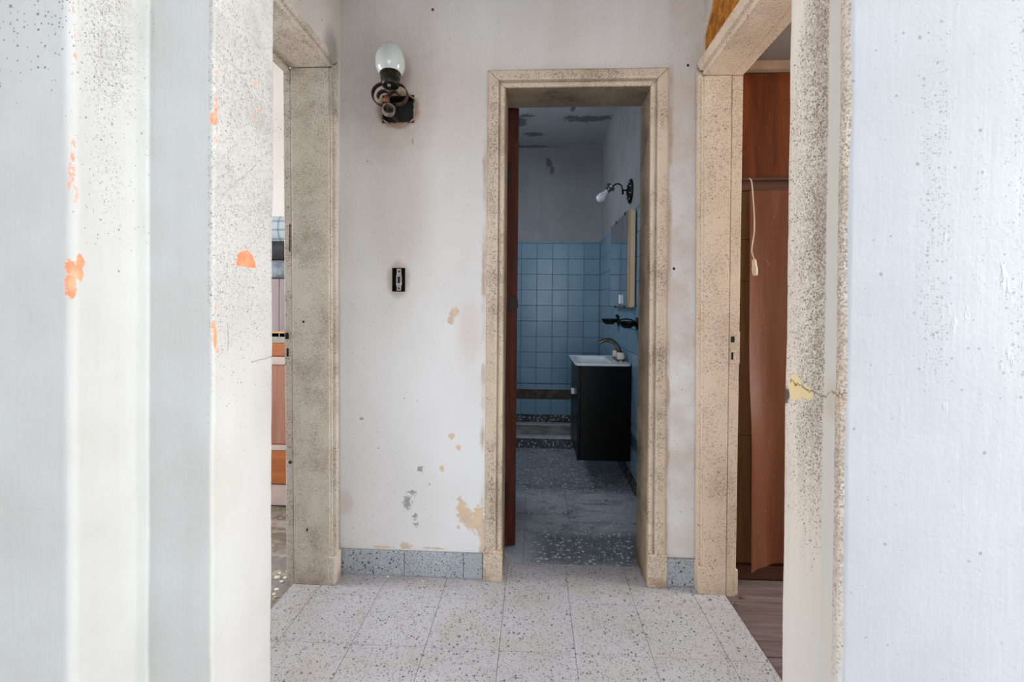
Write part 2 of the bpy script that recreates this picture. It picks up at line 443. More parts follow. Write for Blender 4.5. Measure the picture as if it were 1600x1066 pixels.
def mat_near_right():
    g = G('white_paint_with_mould'); x, y, z = g.xyz()
    big = g.noise(3, 4); w2 = g.noise(24, 4, 0.65); streak = g.noise(1, 5, 0.6, v=g.vmap(g.pos(), (16, 16, 0.9)))
    face = y.lt(YR+0.0022)
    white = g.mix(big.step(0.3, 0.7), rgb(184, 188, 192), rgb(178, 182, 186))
    cream = g.mix(streak.step(0.35, 0.7), rgb(224, 215, 205), rgb(206, 195, 184))
    def yp(u): return XR/(ray(u, 520).x/ray(u, 520).y)
    smooth_band = y.step(yp(1308), yp(1306))*y.step(yp(1287), yp(1290))
    creamy = g.mix(smooth_band, cream, rgb(208, 205, 199))
    low = z.step(0.75, 0.35)
    creamy = g.mix(low*0.8, creamy, rgb(212, 209, 203))
    c = g.mix(face, creamy, white)
    rev = face.inv()
    cl = g.noise(5, 4, 0.6)
    lane = y.step(yp(1232), yp(1282))*0.75 + 0.25
    # mould climbs in a slanting front on the inner half
    front = z.step(0.45, 0.95)*((y-yp(1232))*-3.4 + (1.66-z) ).step(-0.12, 0.06)
    front = front.max(z.step(0.5, 1.0)*y.step(yp(1268), yp(1285))*z.step(1.93, 1.8))
    d = rev*smooth_band.inv()*front*lane*(cl.step(0.2, 0.55)*0.7+0.35)*y.gt(yp(1291))
    d = d*(z.step(0.5, 1.05)*0.65+0.35)
    sp = g.noise(170, 3, 0.6)
    c = g.mix(d*sp.step(0.46, 0.62)*0.85, c, rgb(140, 124, 112))
    c = g.mix(g.dots(260, d*0.8, 0.46)*0.85, c, rgb(100, 85, 76))
    c = g.mix(g.dots(150, d*0.6, 0.42)*0.9, c, rgb(76, 63, 56))
    c = g.mix(d*cl.step(0.35, 0.7)*0.3, c, rgb(150, 134, 122))
    brush = g.noise(1, 4, 0.6, v=g.vmap(g.pos(), (90, 90, 4)))
    c = g.mix(rev*smooth_band.inv()*brush.step(0.5, 0.75)*z.step(0.4, 0.9)*0.35, c, rgb(160, 146, 134))
    arris = rev*y.lt(yp(1307))
    da = arris*z.step(0.1, 0.9)*z.step(2.3, 1.4)
    c = g.mix(da*sp.step(0.45, 0.6)*0.7, c, rgb(146, 128, 114))
    c = g.mix(g.dots(200, da*0.9, 0.6, flat=False)*0.6, c, rgb(100, 86, 76))
    c = g.mix(da*cl.step(0.3, 0.7)*0.55, c, rgb(176, 158, 138))
    # patch of bare filler and a crack
    p = ox(1243, 606, XR); p2 = ox(1262, 614, XR)
    fil = g.blob(y, z, p.y, p.z, .03, .032, w2, 1.0, 0.12).max(g.blob(y, z, p2.y, p2.z, .022, .016, w2, 0.9, 0.12))
    c = g.mix(fil*rev, c, rgb(226, 206, 160))
    p = ox(1229, 618, XR); c = g.mix(g.blob(y, z, p.y, p.z, .014, .02, g.noise(80, 4, .7), 2.2, 0.2)*rev*0.9, c, rgb(58, 44, 38))
    ckz = ox(1280, 612, XR).z; ck = ((z-ckz)+(w2-0.5)*0.07).abs().step(0.003, 0.0012)*rev*y.lt(yp(1236))
    c = g.mix(ck*0.8, c, rgb(110, 82, 62))
    p = ox(1300, 618, XR); c = g.mix(g.blob(y, z, p.y, p.z-0.01, .025, .04, w2, 0.6, 0.6)*rev*0.35, c, rgb(190, 160, 128))
    # grey spots and runs on the broad face
    def xf(u): return oy(u, 400, YR).x
    lane2 = x.step(xf(1425), xf(1450))*x.step(xf(1495), xf(1470))*z.step(0.95, 1.1)*z.step(1.78, 1.5)
    lane3 = x.step(xf(1555), xf(1585))*z.step(0.9, 1.1)*z.step(2.0, 1.6) + x.step(xf(1515), xf(1525))*x.step(xf(1545), xf(1535))*z.step(1.0, 1.3)*z.step(1.65, 1.5)*0.4
    dd = face*(lane2*0.55 + lane3*0.38 + 0.012)
    c = g.mix(g.dots(95, dd*0.5, 0.36)*0.55, c, rgb(124, 126, 128))
    c = g.mix(g.dots(170, dd*0.7, 0.42)*0.5, c, rgb(134, 136, 138))
    c = g.mix(g.dots(58, dd*0.3, 0.27)*0.55, c, rgb(112, 114, 116))
    runs = streak.step(0.5, 0.72)*z.step(1.3, 0.95)*z.step(0.2, 0.5)*x.step(xf(1360), xf(1440))
    c = g.mix(face*runs*0.4, c, rgb(186, 190, 194))
    c = g.mix(face*x.step(xf(1545), xf(1575))*z.step(1.0, 0.75)*g.noise(40, 4).step(0.4, 0.65)*0.4, c, rgb(180, 185, 192))
    ridge = g.noise(1, 5, 0.6, v=g.vmap(g.pos(), (55, 55, 4)))
    lumps = g.noise(22, 4, 0.6, v=g.vmap(g.pos(), (1, 1, 0.35))).step(0.6, 0.75)*z.step(1.45, 1.25)*z.step(0.8, 1.0)*x.step(xf(1400), xf(1440))*face
    g.bump(g.noise(9, 3)*0.7 + ridge*0.28 + g.noise(120, 3)*0.22 + lumps*0.8 - ck*0.5, 0.35, 0.006)
    return g.done(c, 0.6, spec=0.35)

def mat_trim(name, base, shade, mould, dens, zdir=(1, 1, 0.35), grime=0.5):
    g = G(name); x, y, z = g.xyz()
    big = g.noise(4, 4, v=g.vmap(g.pos(), zdir)); cl = g.noise(6, 5, 0.65)
    c = g.mix(big.step(0.3, 0.7), base, shade)
    c = g.mix(cl.step(0.48, 0.75)*grime, c, mould)
    gr = g.noise(210, 4, 0.7); c = g.mix(gr.step(0.46, 0.64)*cl.step(0.25, 0.6)*dens*0.7, c, mould)
    c = g.mix(g.dots(220, cl.step(0.32, 0.62)*dens*1.2, 0.55, flat=False)*0.7, c, tuple(q*0.45 for q in mould[:3])+(1,))
    c = g.mix(g.dots(105, cl.step(0.35, 0.7)*dens*0.45, 0.4, flat=False)*0.7, c, tuple(q*0.35 for q in mould[:3])+(1,))
    c = g.mix(z.step(0.09, 0.0)*cl.step(0.3, 0.6)*0.5, c, rgb(120, 92, 64))
    g.bump(g.noise(1, 4, v=g.vmap(g.pos(), (60, 60, 6)))*0.5 + gr*0.3, 0.25, 0.004)
    return g.done(c, 0.55, spec=0.35)

def mat_terrazzo(name, base, base2, chip, light=None, warm=None):
    g = G(name)
    cmb = g.node('ShaderNodeCombineXYZ'); r = g.rnd()
    for i, q in enumerate((r*37.0, r*11.0, r*53.0)): g.put(cmb.inputs[i], q)
    v = g.vmap(g.pos(), (1, 1, 1), addv=S(g, cmb.outputs[0]))
    x, y, z = g.xyz(); big = g.noise(2.6, 4); dirt = g.noise(6, 5, 0.65)
    c = g.mix(big.step(0.35, 0.65), base, base2)
    c = g.mix(r*0.4, c, base2)
    if warm: c = g.mix(dirt.step(0.45, 0.75)*0.55, c, warm)
    c = g.mix(g.noise(330, 3, 0.6, v=v).step(0.45, 0.7)*0.45, c, tuple(q*0.72 for q in base[:3])+(1,))
    if light: c = g.mix(g.dots(95, 0.3, 0.32, v=v, metric='MANHATTAN', flat=False)*0.5, c, light)
    c = g.mix(g.dots(82, 0.62, 0.5, v=v, soft=0.15, metric='MANHATTAN', flat=False)*0.9, c, chip)
    c = g.mix(g.dots(180, 0.7, 0.5, v=v, soft=0.25, flat=False)*0.7, c, chip)
    g.bump(g.noise(14, 3), 0.08, 0.004)
    return g.done(c, g.noise(8, 3)*0.25+0.42, spec=0.4)

def mat_dark_terrazzo(name, dusty=True):
    kk = 1.0 if dusty else 0.55
    g = G(name); x, y, z = g.xyz()
    cmb = g.node('ShaderNodeCombineXYZ'); r = g.rnd()
    for i, q in enumerate((r*37.0, r*11.0, r*53.0)): g.put(cmb.inputs[i], q)
    v = g.vmap(g.pos(), (1, 1, 1), addv=S(g, cmb.outputs[0]))
    wv = g.node('ShaderNodeVectorMath'); wv.operation = 'ADD'
    nz = g.noise(40, 2, v=v, color=True); sc_ = g.vmap(nz, (0.02, 0.02, 0.02)); g.put(wv.inputs[0], v); g.put(wv.inputs[1], sc_)
    v2 = S(g, wv.outputs[0])
    c = g.mix(g.noise(30, 4, v=v).step(0.3, 0.7), *((rgb(84, 91, 102), rgb(114, 122, 134)) if dusty else (rgb(34, 37, 42), rgb(50, 54, 60))))
    c = g.mix(g.dots(48, 0.9, 0.62, v=v2, soft=0.1, metric='MANHATTAN', flat=False)*0.95*kk, c, rgb(224, 228, 230))
    c = g.mix(g.dots(110, 0.7, 0.6, v=v2, soft=0.15, metric='MANHATTAN', flat=False)*0.8*kk, c, rgb(190, 195, 200))
    rough = 0.45
    if dusty:
        band = y.step(2.28, 2.42)*y.step(2.95, 2.8)
        film = g.noise(1, 5, 0.65, v=g.vmap(g.pos(), (5, 12, 5)), dist=0.8)
        m = (band*0.75 + 0.12 + y.step(2.8, 3.0)*0.25)*film.step(0.25, 0.6)
        m = m.max(y.step(2.12, 2.06)*0.35*film.step(0.3, 0.6))
        m = m.max((x-(-0.02)).step(0.14, -0.06)*y.step(2.5, 2.3)*0.8)
        c = g.mix(m, c, rgb(190, 197, 206))
    return g.done(c, rough, spec=0.45)

def mat_wood(name, c1, c2, c3, axis=(14, 14, 1.0), rough=0.45, scr=0.0, spec=0.4):
    g = G(name); v = g.vmap(g.pos(), axis)
    n = g.noise(1.6, 6, 0.6, v=v, dist=0.6); n2 = g.noise(6, 4, 0.6, v=v)
    c = g.mix(n.step(0.3, 0.68), c1, c2); c = g.mix(n2.step(0.5, 0.75)*0.5, c, c3)
    if scr:
        c = g.mix(g.noise(60, 4, 0.7).step(0.62, 0.72)*g.noise(5, 3).step(0.4, 0.65)*scr, c, rgb(190, 178, 172))
    g.bump(n2, 0.12, 0.003)
    return g.done(c, rough, spec=spec)

M = {}
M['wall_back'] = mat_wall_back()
M['wall_right'] = mat_wall_right()
M['wall_left'] = mat_plaster('hall_plaster', rgb(212, 209, 206), rgb(196, 188, 180))
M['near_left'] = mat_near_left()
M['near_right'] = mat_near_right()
M['white'] = mat_plaster('white_plaster', rgb(226, 222, 218), rgb(216, 210, 204))
M['trim_back'] = mat_trim('beige_trim_paint', rgb(207, 191, 171), rgb(194, 177, 156), rgb(120, 101, 82), 0.9, grime=0.5)
M['trim_right'] = mat_trim('tan_trim_paint', rgb(222, 203, 183), rgb(211, 190, 168), rgb(148, 124, 102), 0.5, grime=0.25)
M['trim_left'] = mat_trim('grey_beige_trim_paint', rgb(218, 210, 200), rgb(206, 196, 183), rgb(140, 121, 100), 0.85, grime=0.5)
M['dirty_trim'] = mat_trim('mouldy_reveal_paint', rgb(172, 154, 130), rgb(146, 128, 108), rgb(80, 66, 54), 1.0, grime=0.7)
M['terrazzo'] = mat_terrazzo('pale_terrazzo', rgb(187, 189, 196), rgb(176, 176, 180), rgb(78, 79, 84), rgb(214, 216, 220), rgb(172, 160, 150))
M['terrazzo_base'] = mat_terrazzo('grey_terrazzo_skirting', rgb(176, 181, 188), rgb(160, 164, 170), rgb(52, 54, 60), rgb(214, 216, 220), rgb(150, 146, 140))
M['dark_terrazzo'] = mat_dark_terrazzo('dark_terrazzo', True)
M['dark_terrazzo_base'] = mat_dark_terrazzo('dark_terrazzo_skirting', False)
M['grout'] = simple('grout', rgb(138, 134, 130), 0.9)
M['dark_grout'] = simple('dark_grout', rgb(52, 56, 62), 0.9)

def mat_tile():
    g = G('blue_glazed_tile'); r = g.rnd()
    c = g.mix(r, rgb(112, 146, 168), rgb(124, 157, 178))
    c = g.mix(g.noise(5, 4, v=g.pos()).step(0.45, 0.75)*0.25, c, rgb(98, 126, 146))
    c = g.mix(g.noise(1, 4, v=g.vmap(g.pos(), (30, 30, 3))).step(0.6, 0.8)*0.2, c, rgb(180, 200, 210))
    g.bump(g.noise(9, 2, v=g.pos()), 0.06, 0.01)
    return g.done(c, g.noise(12, 3)*0.2+0.14, spec=0.3)
M['tile'] = mat_tile()
M['tile_grout'] = simple('tile_joint', rgb(58, 84, 102), 0.85)
M['cement'] = simple('old_cement_bed', rgb(84, 76, 70), 0.95, var=0.35, scale=18, bump=0.5)

def mat_bath_plaster(name, ceil=False):
    g = G(name); x, y, z = g.xyz(); w = g.noise(26, 6, 0.75); big = g.noise(2.2, 4)
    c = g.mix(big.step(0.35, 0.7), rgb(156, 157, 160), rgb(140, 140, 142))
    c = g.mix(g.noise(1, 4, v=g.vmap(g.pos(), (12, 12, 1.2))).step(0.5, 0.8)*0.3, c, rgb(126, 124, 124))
    m = None
    if ceil:
        for (u_, v_, ra, rb) in ((918, 186, .17, .06), (945, 184, .06, .05), (893, 184, .06, .05), (896, 170, .02, .05), (834, 210, .08, .05), (812, 190, .06, .10), (822, 181, .06, .03)):
            q_ = fl(u_, v_, 2.73); a, b = q_.x, q_.y
            q = g.blob(x, y, a, b, ra, rb, w, 3.4, 0.2); m = q if m is None else m.max(q)
    else:
        for (u, v, ru, rv) in ((858, 255, 4, 8), (863, 265, 3, 6), (830, 228, 40, 2)):
            p = oy(u, v, 4.46); q = g.blob(x, z, p.x, p.z, ru*4.46/720, rv*4.46/720, w, 3.2, 0.2); m = q if m is None else m.max(q)
    if ceil: c = g.mix(0.45, c, rgb(200, 202, 206))
    c = g.mix(m*0.75, c, rgb(88, 82, 76))
    g.bump(g.noise(10, 4) - m*0.6, 0.3, 0.008)
    return g.done(c, 0.8, spec=0.25)
M['bath_wall'] = mat_bath_plaster('bathroom_plaster')
M['bath_ceiling'] = mat_bath_plaster('bathroom_ceiling_paint', True)
M['door_wood'] = mat_wood('dark_red_brown_wood', rgb(80, 37, 25), rgb(58, 25, 17), rgb(100, 54, 38), rough=0.6, spec=0.15)
M['veneer'] = mat_wood('brown_veneer', rgb(104, 52, 17), rgb(78, 35, 10), rgb(118, 66, 26), (7, 7, 0.9), rough=0.55, scr=0.2, spec=0.15)
M['plywood'] = mat_wood('scuffed_red_brown_plywood', rgb(150, 94, 66), rgb(136, 78, 50), rgb(164, 106, 80), (9, 9, 0.7), rough=0.38, scr=0.7, spec=0.5)
M['olive_board'] = mat_wood('olive_brown_board', rgb(112, 78, 42), rgb(92, 62, 32), rgb(126, 92, 52), (10, 10, 1), rough=0.6)
M['dark_board'] = mat_wood('dark_brown_board', rgb(84, 48, 32), rgb(66, 36, 24), rgb(104, 64, 44), (1, 10, 10), rough=0.55)
M['parquet'] = mat_wood('dusty_grey_brown_plank', rgb(112, 98, 98), rgb(92, 76, 74), rgb(140, 128, 128), (1.2, 14, 14), rough=0.6, scr=0.4)
M['black_gloss'] = simple('black_lacquer', rgb(8, 7, 7), 0.3, var=0.2, scale=4, spec=0.12)
M['ceramic'] = simple('white_ceramic', rgb(224, 228, 232), 0.15, var=0.03, scale=8)
M['bronze'] = simple('worn_bronze_metal', rgb(112, 100, 84), 0.3, 0.9, var=0.3, scale=40)
M['ivory'] = simple('ivory_plastic', rgb(224, 218, 204), 0.35, var=0.05, scale=60)
M['black_iron'] = simple('black_iron', rgb(24, 23, 22), 0.45, 0.6, var=0.35, scale=60, bump=0.3)
M['chrome_dull'] = simple('dull_steel', rgb(120, 126, 128), 0.32, 0.9, var=0.2, scale=30)
M['rusty'] = simple('rusty_brown_metal', rgb(66, 46, 34), 0.6, 0.5, var=0.6, scale=45, bump=0.4)
M['aged_brass'] = simple('tarnished_green_brass', rgb(48, 48, 38), 0.38, 0.7, var=0.6, scale=40, bump=0.2)
M['opal'] = simple('opal_glass', rgb(186, 192, 190), 0.12, var=0.04, scale=12, spec=0.6)
M['bulb'] = simple('frosted_bulb_glass', rgb(222, 230, 238), 0.2, var=0.03, scale=12, spec=0.5)
M['soot'] = simple('sooty_black_box', rgb(22, 20, 19), 0.55, 0.3, var=0.5, scale=30, bump=0.3)
M['raw_edge'] = simple('broken_plaster_edge', rgb(140, 118, 96), 0.9, var=0.8, scale=50, bump=0.5)
M['switch_metal'] = simple('painted_metal_strap', rgb(168, 166, 160), 0.5, 0.2, var=0.35, scale=70, bump=0.3)
M['hole'] = simple('dark_recess', rgb(20, 14, 12), 0.9, var=0.5, scale=40)
M['mirror'] = simple('mirror_glass', rgb(205, 216, 220), 0.03, 1.0, var=0.02, scale=3)
M['cab_wood'] = mat_wood('cream_painted_wood', rgb(240, 214, 184), rgb(232, 204, 170), rgb(220, 184, 142), (20, 20, 1), rough=0.5)
M['cab_edge'] = mat_wood('honey_wood_edge', rgb(226, 180, 128), rgb(208, 156, 102), rgb(234, 194, 146), (20, 20, 1), rough=0.45)
M['cream_trim'] = simple('cream_trim_paint', rgb(140, 120, 98), 0.6, var=0.15, scale=12)
M['marble_edge'] = simple('pale_marble_edge', rgb(176, 176, 184), 0.4, var=0.15, scale=16)
M['concrete'] = simple('dirty_concrete_floor', rgb(150, 142, 132), 0.85, var=0.35, scale=7, bump=0.4)
M['cord'] = simple('yellowed_cord', rgb(206, 190, 164), 0.55, var=0.08)
M['crumb'] = simple('plaster_crumb', rgb(232, 230, 224), 0.85, var=0.06)
M['leaf'] = simple('dry_brown_bark', rgb(110, 78, 60), 0.85, var=0.3)
M['green'] = simple('bright_green_plastic', rgb(176, 206, 90), 0.5, var=0.1)
M['mauve'] = mat_wood('mauve_grey_board', rgb(164, 150, 155), rgb(150, 136, 141), rgb(176, 162, 166), (14, 14, 1), rough=0.5, scr=0.3)
M['pink_wood'] = mat_wood('pinkish_brown_wood', rgb(176, 128, 110), rgb(160, 110, 92), rgb(190, 146, 128), (12, 12, 1), rough=0.45)
M['orange_wood'] = mat_wood('orange_brown_wood', rgb(190, 118, 70), rgb(168, 98, 58), rgb(204, 140, 96), (1, 10, 10), rough=0.4)
M['pale_pink'] = simple('pale_pink_paint', rgb(206, 188, 184), 0.5, var=0.08, scale=10)
M['black_cloth'] = simple('black_cloth', rgb(58, 58, 62), 0.9, var=0.2, scale=30, bump=0.3)
M['denim'] = simple('faded_denim', rgb(134, 146, 156), 0.9, var=0.3, scale=22, bump=0.3)
def mat_plaid():
    g = G('blue_plaid_cloth'); x, y, z = g.xyz(); c = g.col(rgb(190, 204, 214))
    for (s, k, cc) in ((x, 0.055, rgb(110, 136, 160)), (z, 0.05, rgb(104, 122, 140))):
        f = g.math('FRACT', s/k); c = g.mix((f-0.5).abs().step(0.14, 0.08)*0.6, c, cc)
    return g.done(c, 0.9)
M['plaid'] = mat_plaid()

# ================================================================== STRUCTURE
CZ = 2.75
XLW, XRW = -0.838, 0.688        # hall faces of the side walls
DX0, DX1, DZ = -0.127, 0.474, 2.062   # bathroom door opening
YBB = 2.11                      # bathroom side of the back wall
# box recesses in the back wall
hx0, hz1 = WB(597, 149); hx1, hz0 = WB(647, 192)
sx0, sz1 = WB(612.5, 418.5); sx1, sz0 = WB(633, 456)
bm = bmesh.new()
plate(bm, 'y', YB, YBB, XLW-0.16, XRW+0.14, 0, CZ, [(DX0-0.012, DX1+0.012, -1, DZ+0.012), (hx0, hx1, hz0, hz1), (sx0, sx1, sz0, sz1)])
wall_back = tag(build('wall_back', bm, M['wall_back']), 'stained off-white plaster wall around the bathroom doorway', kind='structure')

# left wall of the hall, with the doorway into the left room
LJ, LZ = 1.842, 2.117
bm = bmesh.new(); plate(bm, 'x', XLW-0.175, XLW, YF, YB, 0, CZ, [(YF-1, LJ+0.045, -1, LZ+0.012)])
tag(build('wall_left', bm, M['wall_left']), 'strip of pale plaster above and beyond the left doorway', kind='structure')
RJ, RZ = 1.876, 2.077
bm = bmesh.new(); plate(bm, 'x', XRW, XRW+0.125, YF, YB, 0, CZ, [(YF-1, RJ+0.045, -1, RZ+0.012)])
tag(build('wall_right', bm, M['wall_right']), 'plaster wall above right doorway with bare ochre patch', kind='structure')

def extrude_plan(pts, z0, z1, nz, jit, seed):
    """a wall with rounded, slightly wavering arrises: the plan outline swept upwards"""
    bm = bmesh.new(); rings = []
    for k in range(nz+1):
        z = z0 + (z1-z0)*k/nz; ring = []
        for i, (x, y) in enumerate(pts):
            d = mnoise.noise_vector(Vector((x*3+seed, y*3, z*5)))*jit + mnoise.noise_vector(Vector((x*9+seed, y*9, z*26)))*jit*0.35
            ring.append((x+d.x, y+d.y, z))
        rings.append(ring)
    loft(bm, rings); return bm
def fillet(pts, radii, n=6):
    out = []; m = len(pts)
    for i in range(m):
        p = Vector(pts[i]); r = radii[i]
        if r == 0: out.append((p.x, p.y)); continue
        a = (Vector(pts[i-1])-p).normalized(); b = (Vector(pts[(i+1) % m])-p).normalized()
        A = p+a*r; B = p+b*r
        for k in range(n+1):
            t = k/n; q = (1-t)**2*A + 2*t*(1-t)*p + t*t*B; out.append((q.x, q.y))
    return out
def densify(pts, step=0.04):
    out = []
    for i in range(len(pts)):
        a, b = Vector(pts[i]), Vector(pts[(i+1) % len(pts)]); L = (b-a).length
        n = max(1, min(12, int(L/step)))
        for k in range(n): q = a.lerp(b, k/n); out.append((q.x, q.y))
    return out
CX0, CX1, CY0 = -2.6, 4.25, -4.6      # the room the camera stands in
pl = fillet([(CX0, YL1), (XL1, YL1), (XL1, YL2), (XL2, YL2), (XL2, YF), (CX0, YF)], [0, 0.018, 0.006, 0.009, 0.007, 0])
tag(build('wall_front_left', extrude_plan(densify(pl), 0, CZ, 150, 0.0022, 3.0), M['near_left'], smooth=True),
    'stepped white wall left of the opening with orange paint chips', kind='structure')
pr = fillet([(CX1, YR), (CX1, YF), (XR, YF), (XR, YR)], [0, 0, 0.006, 0.016])
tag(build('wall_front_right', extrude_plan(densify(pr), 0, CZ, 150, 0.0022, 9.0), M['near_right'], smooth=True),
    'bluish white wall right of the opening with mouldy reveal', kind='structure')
tag(bxo('wall_front_top', XL2-0.02, XR+0.02, YR+0.02, YF, 2.48, CZ, M['white']), 'plaster header over the near opening', kind='structure')

# the room the camera stands in (behind the view): walls with the window openings that light the hall
bm = bmesh.new(); plate(bm, 'x', CX1, CX1+0.15, CY0, YR, 0, CZ, [(-0.4, 0.9, 0.55, 2.65)])
tag(build('wall_camera_right', bm, M['white']), 'white side wall with a window behind the camera', kind='structure')
bm = bmesh.new(); plate(bm, 'y', CY0-0.15, CY0, CX0, CX1, 0, CZ, [(-2.4, 1.8, 0.55, 2.65)])
tag(build('wall_camera_rear', bm, M['white']), 'white rear wall with a window behind the camera', kind='structure')
tag(bxo('wall_camera_left', CX0-0.15, CX0, CY0, YL1, 0, CZ, M['white']), 'white left wall of the room behind the camera', kind='structure')

# ceilings
tag(bxo('ceiling', CX0-0.15, CX1+0.15, CY0-0.15, YB, CZ, CZ+0.1, M['white']), 'white plaster ceiling of the hall', kind='structure')
BX0, BXR, BYB = -0.92, 0.628, 4.475   # bathroom: left wall, right wall, back wall (plaster/tile bed)
tag(bxo('ceiling', BX0-0.1, BXR+0.1, YBB, BYB+0.1, 2.73, 2.83, M['bath_ceiling']), 'dim bathroom ceiling with flaking dark patches', kind='structure')

# bathroom walls (tile bed behind the tiles)
BR = BXR+0.012; BB = BYB
tag(bxo('wall_bathroom_back', BX0, BR, BB, BB+0.12, 0, 2.73, M['bath_wall']), 'far bathroom wall, grey plaster above blue tiles', kind='structure')
wbb = bpy.data.objects['wall_bathroom_back']
tag(bxo('wall_bathroom_right', BR, BR+0.05, YBB, BB+0.12, 0, 2.73, M['bath_wall']), 'right bathroom wall, pale plaster above blue tiles', kind='structure')
wbr = bpy.data.objects['wall_bathroom_right']
bm = bmesh.new(); plate(bm, 'x', BX0-0.10, BX0, YBB, BB+0.12, 0, 2.73, [(2.85, 3.75, 1.75, 2.35)])
tag(build('wall_bathroom_left', bm, M['bath_wall']), 'left bathroom wall with a small high window', kind='structure')

# blue wall tiles, each one a part of its wall
TS, TG = 0.1505, 0.0022
def tile_mesh(w, h, t=0.010):
    bm = bmesh.new(); box(bm, -w/2, w/2, -t, 0, -h/2, h/2)
    es = [e for e in bm.edges if all(v.co.y < -t*0.5 for v in e.verts)]
    bmesh.ops.bevel(bm, geom=es, offset=0.002, segments=2, affect='EDGES', profile=0.5)
    bmesh.ops.recalc_face_normals(bm, faces=bm.faces[:])
    me = bpy.data.meshes.new('wall_tile'); bm.to_mesh(me); bm.free(); me.materials.append(M['tile']); return me
full = tile_mesh(TS-TG, TS-TG); strip_t = tile_mesh(TS-TG, 0.054)
Z0 = 0.410
rows = [(Z0+TS*(k+0.5), full) for k in range(9)] + [(0.3765, strip_t), (0.1805, full)]
ZT = Z0+TS*9
bm = bmesh.new(); box(bm, BX0, BR, BB-0.004, BB, 0.11, ZT+0.012); build('tile_bed', bm, M['tile_grout'], wbb)
bm = bmesh.new(); box(bm, BR-0.004, BR, YBB, BB, 0.11, ZT+0.012); build('tile_bed', bm, M['tile_grout'], wbr)
ncol = 10
for c in range(ncol):
    for z, me in rows:
        o = link('wall_tile', me, None, wbb)
        o.location = (0.628-TS*(c+0.5)-0.002, BB-0.003+random.uniform(-0.0006, 0.0006), z)
        o.rotation_euler = (random.uniform(-.004, .004), 0, random.uniform(-.004, .004))
for c in range(15):
    for z, me in rows:
        o = link('wall_tile', me, None, wbr)
        o.location = (BR-0.003+random.uniform(-0.0006, 0.0006), BB-0.013-TS*(c+0.5), z)
        o.rotation_euler = (0, random.uniform(-.004, .004), -PI/2+random.uniform(-.004, .004))
bxo('tile_cap', BX0, BR-0.012, BB-0.014, BB, ZT+0.001, ZT+0.016, M['tile'], wbb, bevel=0.004)
bxo('tile_cap', BR-0.014, BR, YBB, BB-0.012, ZT+0.001, ZT+0.016, M['tile'], wbr, bevel=0.004)
# strip where the tiles have come off, and the dark skirting
bm = bmesh.new()
for i in range(40):
    xa, xb = BX0+(BR-BX0)*i/40, BX0+(BR-BX0)*(i+1)/40
    box(bm, xa, xb, BB-0.0075-0.002*math.sin(i*2.3), BB, 0.258+0.004*math.sin(i*1.7), 0.348+0.004*math.sin(i*0.9+1))
build('bare_strip', bm, M['cement'], wbb)
for c in range(4):
    xa = 0.628-0.4*(c+1); bxo('skirting_tile', max(xa, BX0)+0.001, xa+0.399, BB-0.016, BB, 0.03, 0.104, M['dark_terrazzo_base'], wbb, bevel=0.002)
for c in range(5):
    ya = YBB+0.33*c; bxo('skirting_tile', BR-0.014, BR, ya+0.001, min(ya+0.329, 3.74), 0.0, 0.075, M['dark_terrazzo_base'], wbr, bevel=0.002)

# ------------------------------------------------------------------ floors
JX = [-1.10, -0.985, -0.864, -0.610, -0.357, -0.107, 0.147, 0.400, 0.649, 0.777]
JX = [-0.982] + JX[2:]
JY = [0.47, 0.735, 0.999, 1.263, 1.527, 1.790, 2.060]
floor = tag(bxo('floor', CX0, CX1, CY0, 2.06, -0.12, -0.0100, M['grout']), 'pale terrazzo tile floor of the hall', kind='structure')
def floor_tile(name, x0, x1, y0, y1, mat, parent, z=0.0, gap=0.00065):
    return bxo(name, x0+gap, x1-gap, y0+gap, y1-gap, -0.0101, z, mat, parent, bevel=0.0006, seg=1)
for i in range(len(JX)-1):
    for j in range(len(JY)-1):
        x0, x1, y0, y1 = JX[i], JX[i+1], JY[j], JY[j+1]
        if j == len(JY)-2: y1 = 2.06
        floor_tile('floor_tile', x0, x1, y0, y1, M['terrazzo'], floor, random.uniform(-0.0006, 0.0004))
bxo('floor_slab', CX0, CX1, CY0, 0.47, -0.0101, 0.0, M['terrazzo'], floor)
bxo('floor_slab', CX0, JX[0]-0.002, 0.47, YL1+0.05, -0.0101, 0.0, M['terrazzo'], floor)
bxo('floor_slab', JX[-1]+0.002, CX1, 0.47, YR+0.05, -0.0101, 0.0, M['terrazzo'], floor)

fb = tag(bxo('floor', BX0-0.1, BR, 2.06, BB, -0.12, -0.0100, M['dark_grout']), 'dusty dark terrazzo floor of the bathroom', kind='structure')
bx_j = [-0.92, -0.80, -0.55, -0.30, -0.04, 0.20, 0.45, 0.64]
by_j = [2.06, 2.315, 2.57, 2.84, 3.10, 3.36, 3.62, 3.75]
for i in range(len(bx_j)-1):
    for j in range(len(by_j)-1):
        floor_tile('floor_tile', bx_j[i], bx_j[i+1], by_j[j], by_j[j+1], M['dark_terrazzo'], fb, random.uniform(-0.0005, 0.0003), 0.0006)
# shower tray behind a low kerb
sk = empty('shower_kerb', (0.0, 3.75, 0), 'low black terrazzo shower kerb with pale edging', kind='structure')
for c in range(5):
    xa = 0.628-0.34*(c+1); bxo('kerb_riser', max(xa, BX0)+0.001, xa+0.339, 3.745, 3.77, 0, 0.078, M['dark_terrazzo_base'], sk, bevel=0.002)
bxo('kerb_edging', BX0, BR, 3.742, 3.815, 0.078, 0.092, M['marble_edge'], sk, bevel=0.004)
bxo('kerb_core', BX0, BR, 3.77, 3.813, 0, 0.078, M['cement'], sk)
bxo('tray_floor', BX0, BR, 3.813, BB-0.09, -0.01, 0.026, M['concrete'], sk)
bxo('tray_edging', BX0, BR, BB-0.10, BB-0.016, -0.01, 0.036, M['marble_edge'], sk, bevel=0.006)

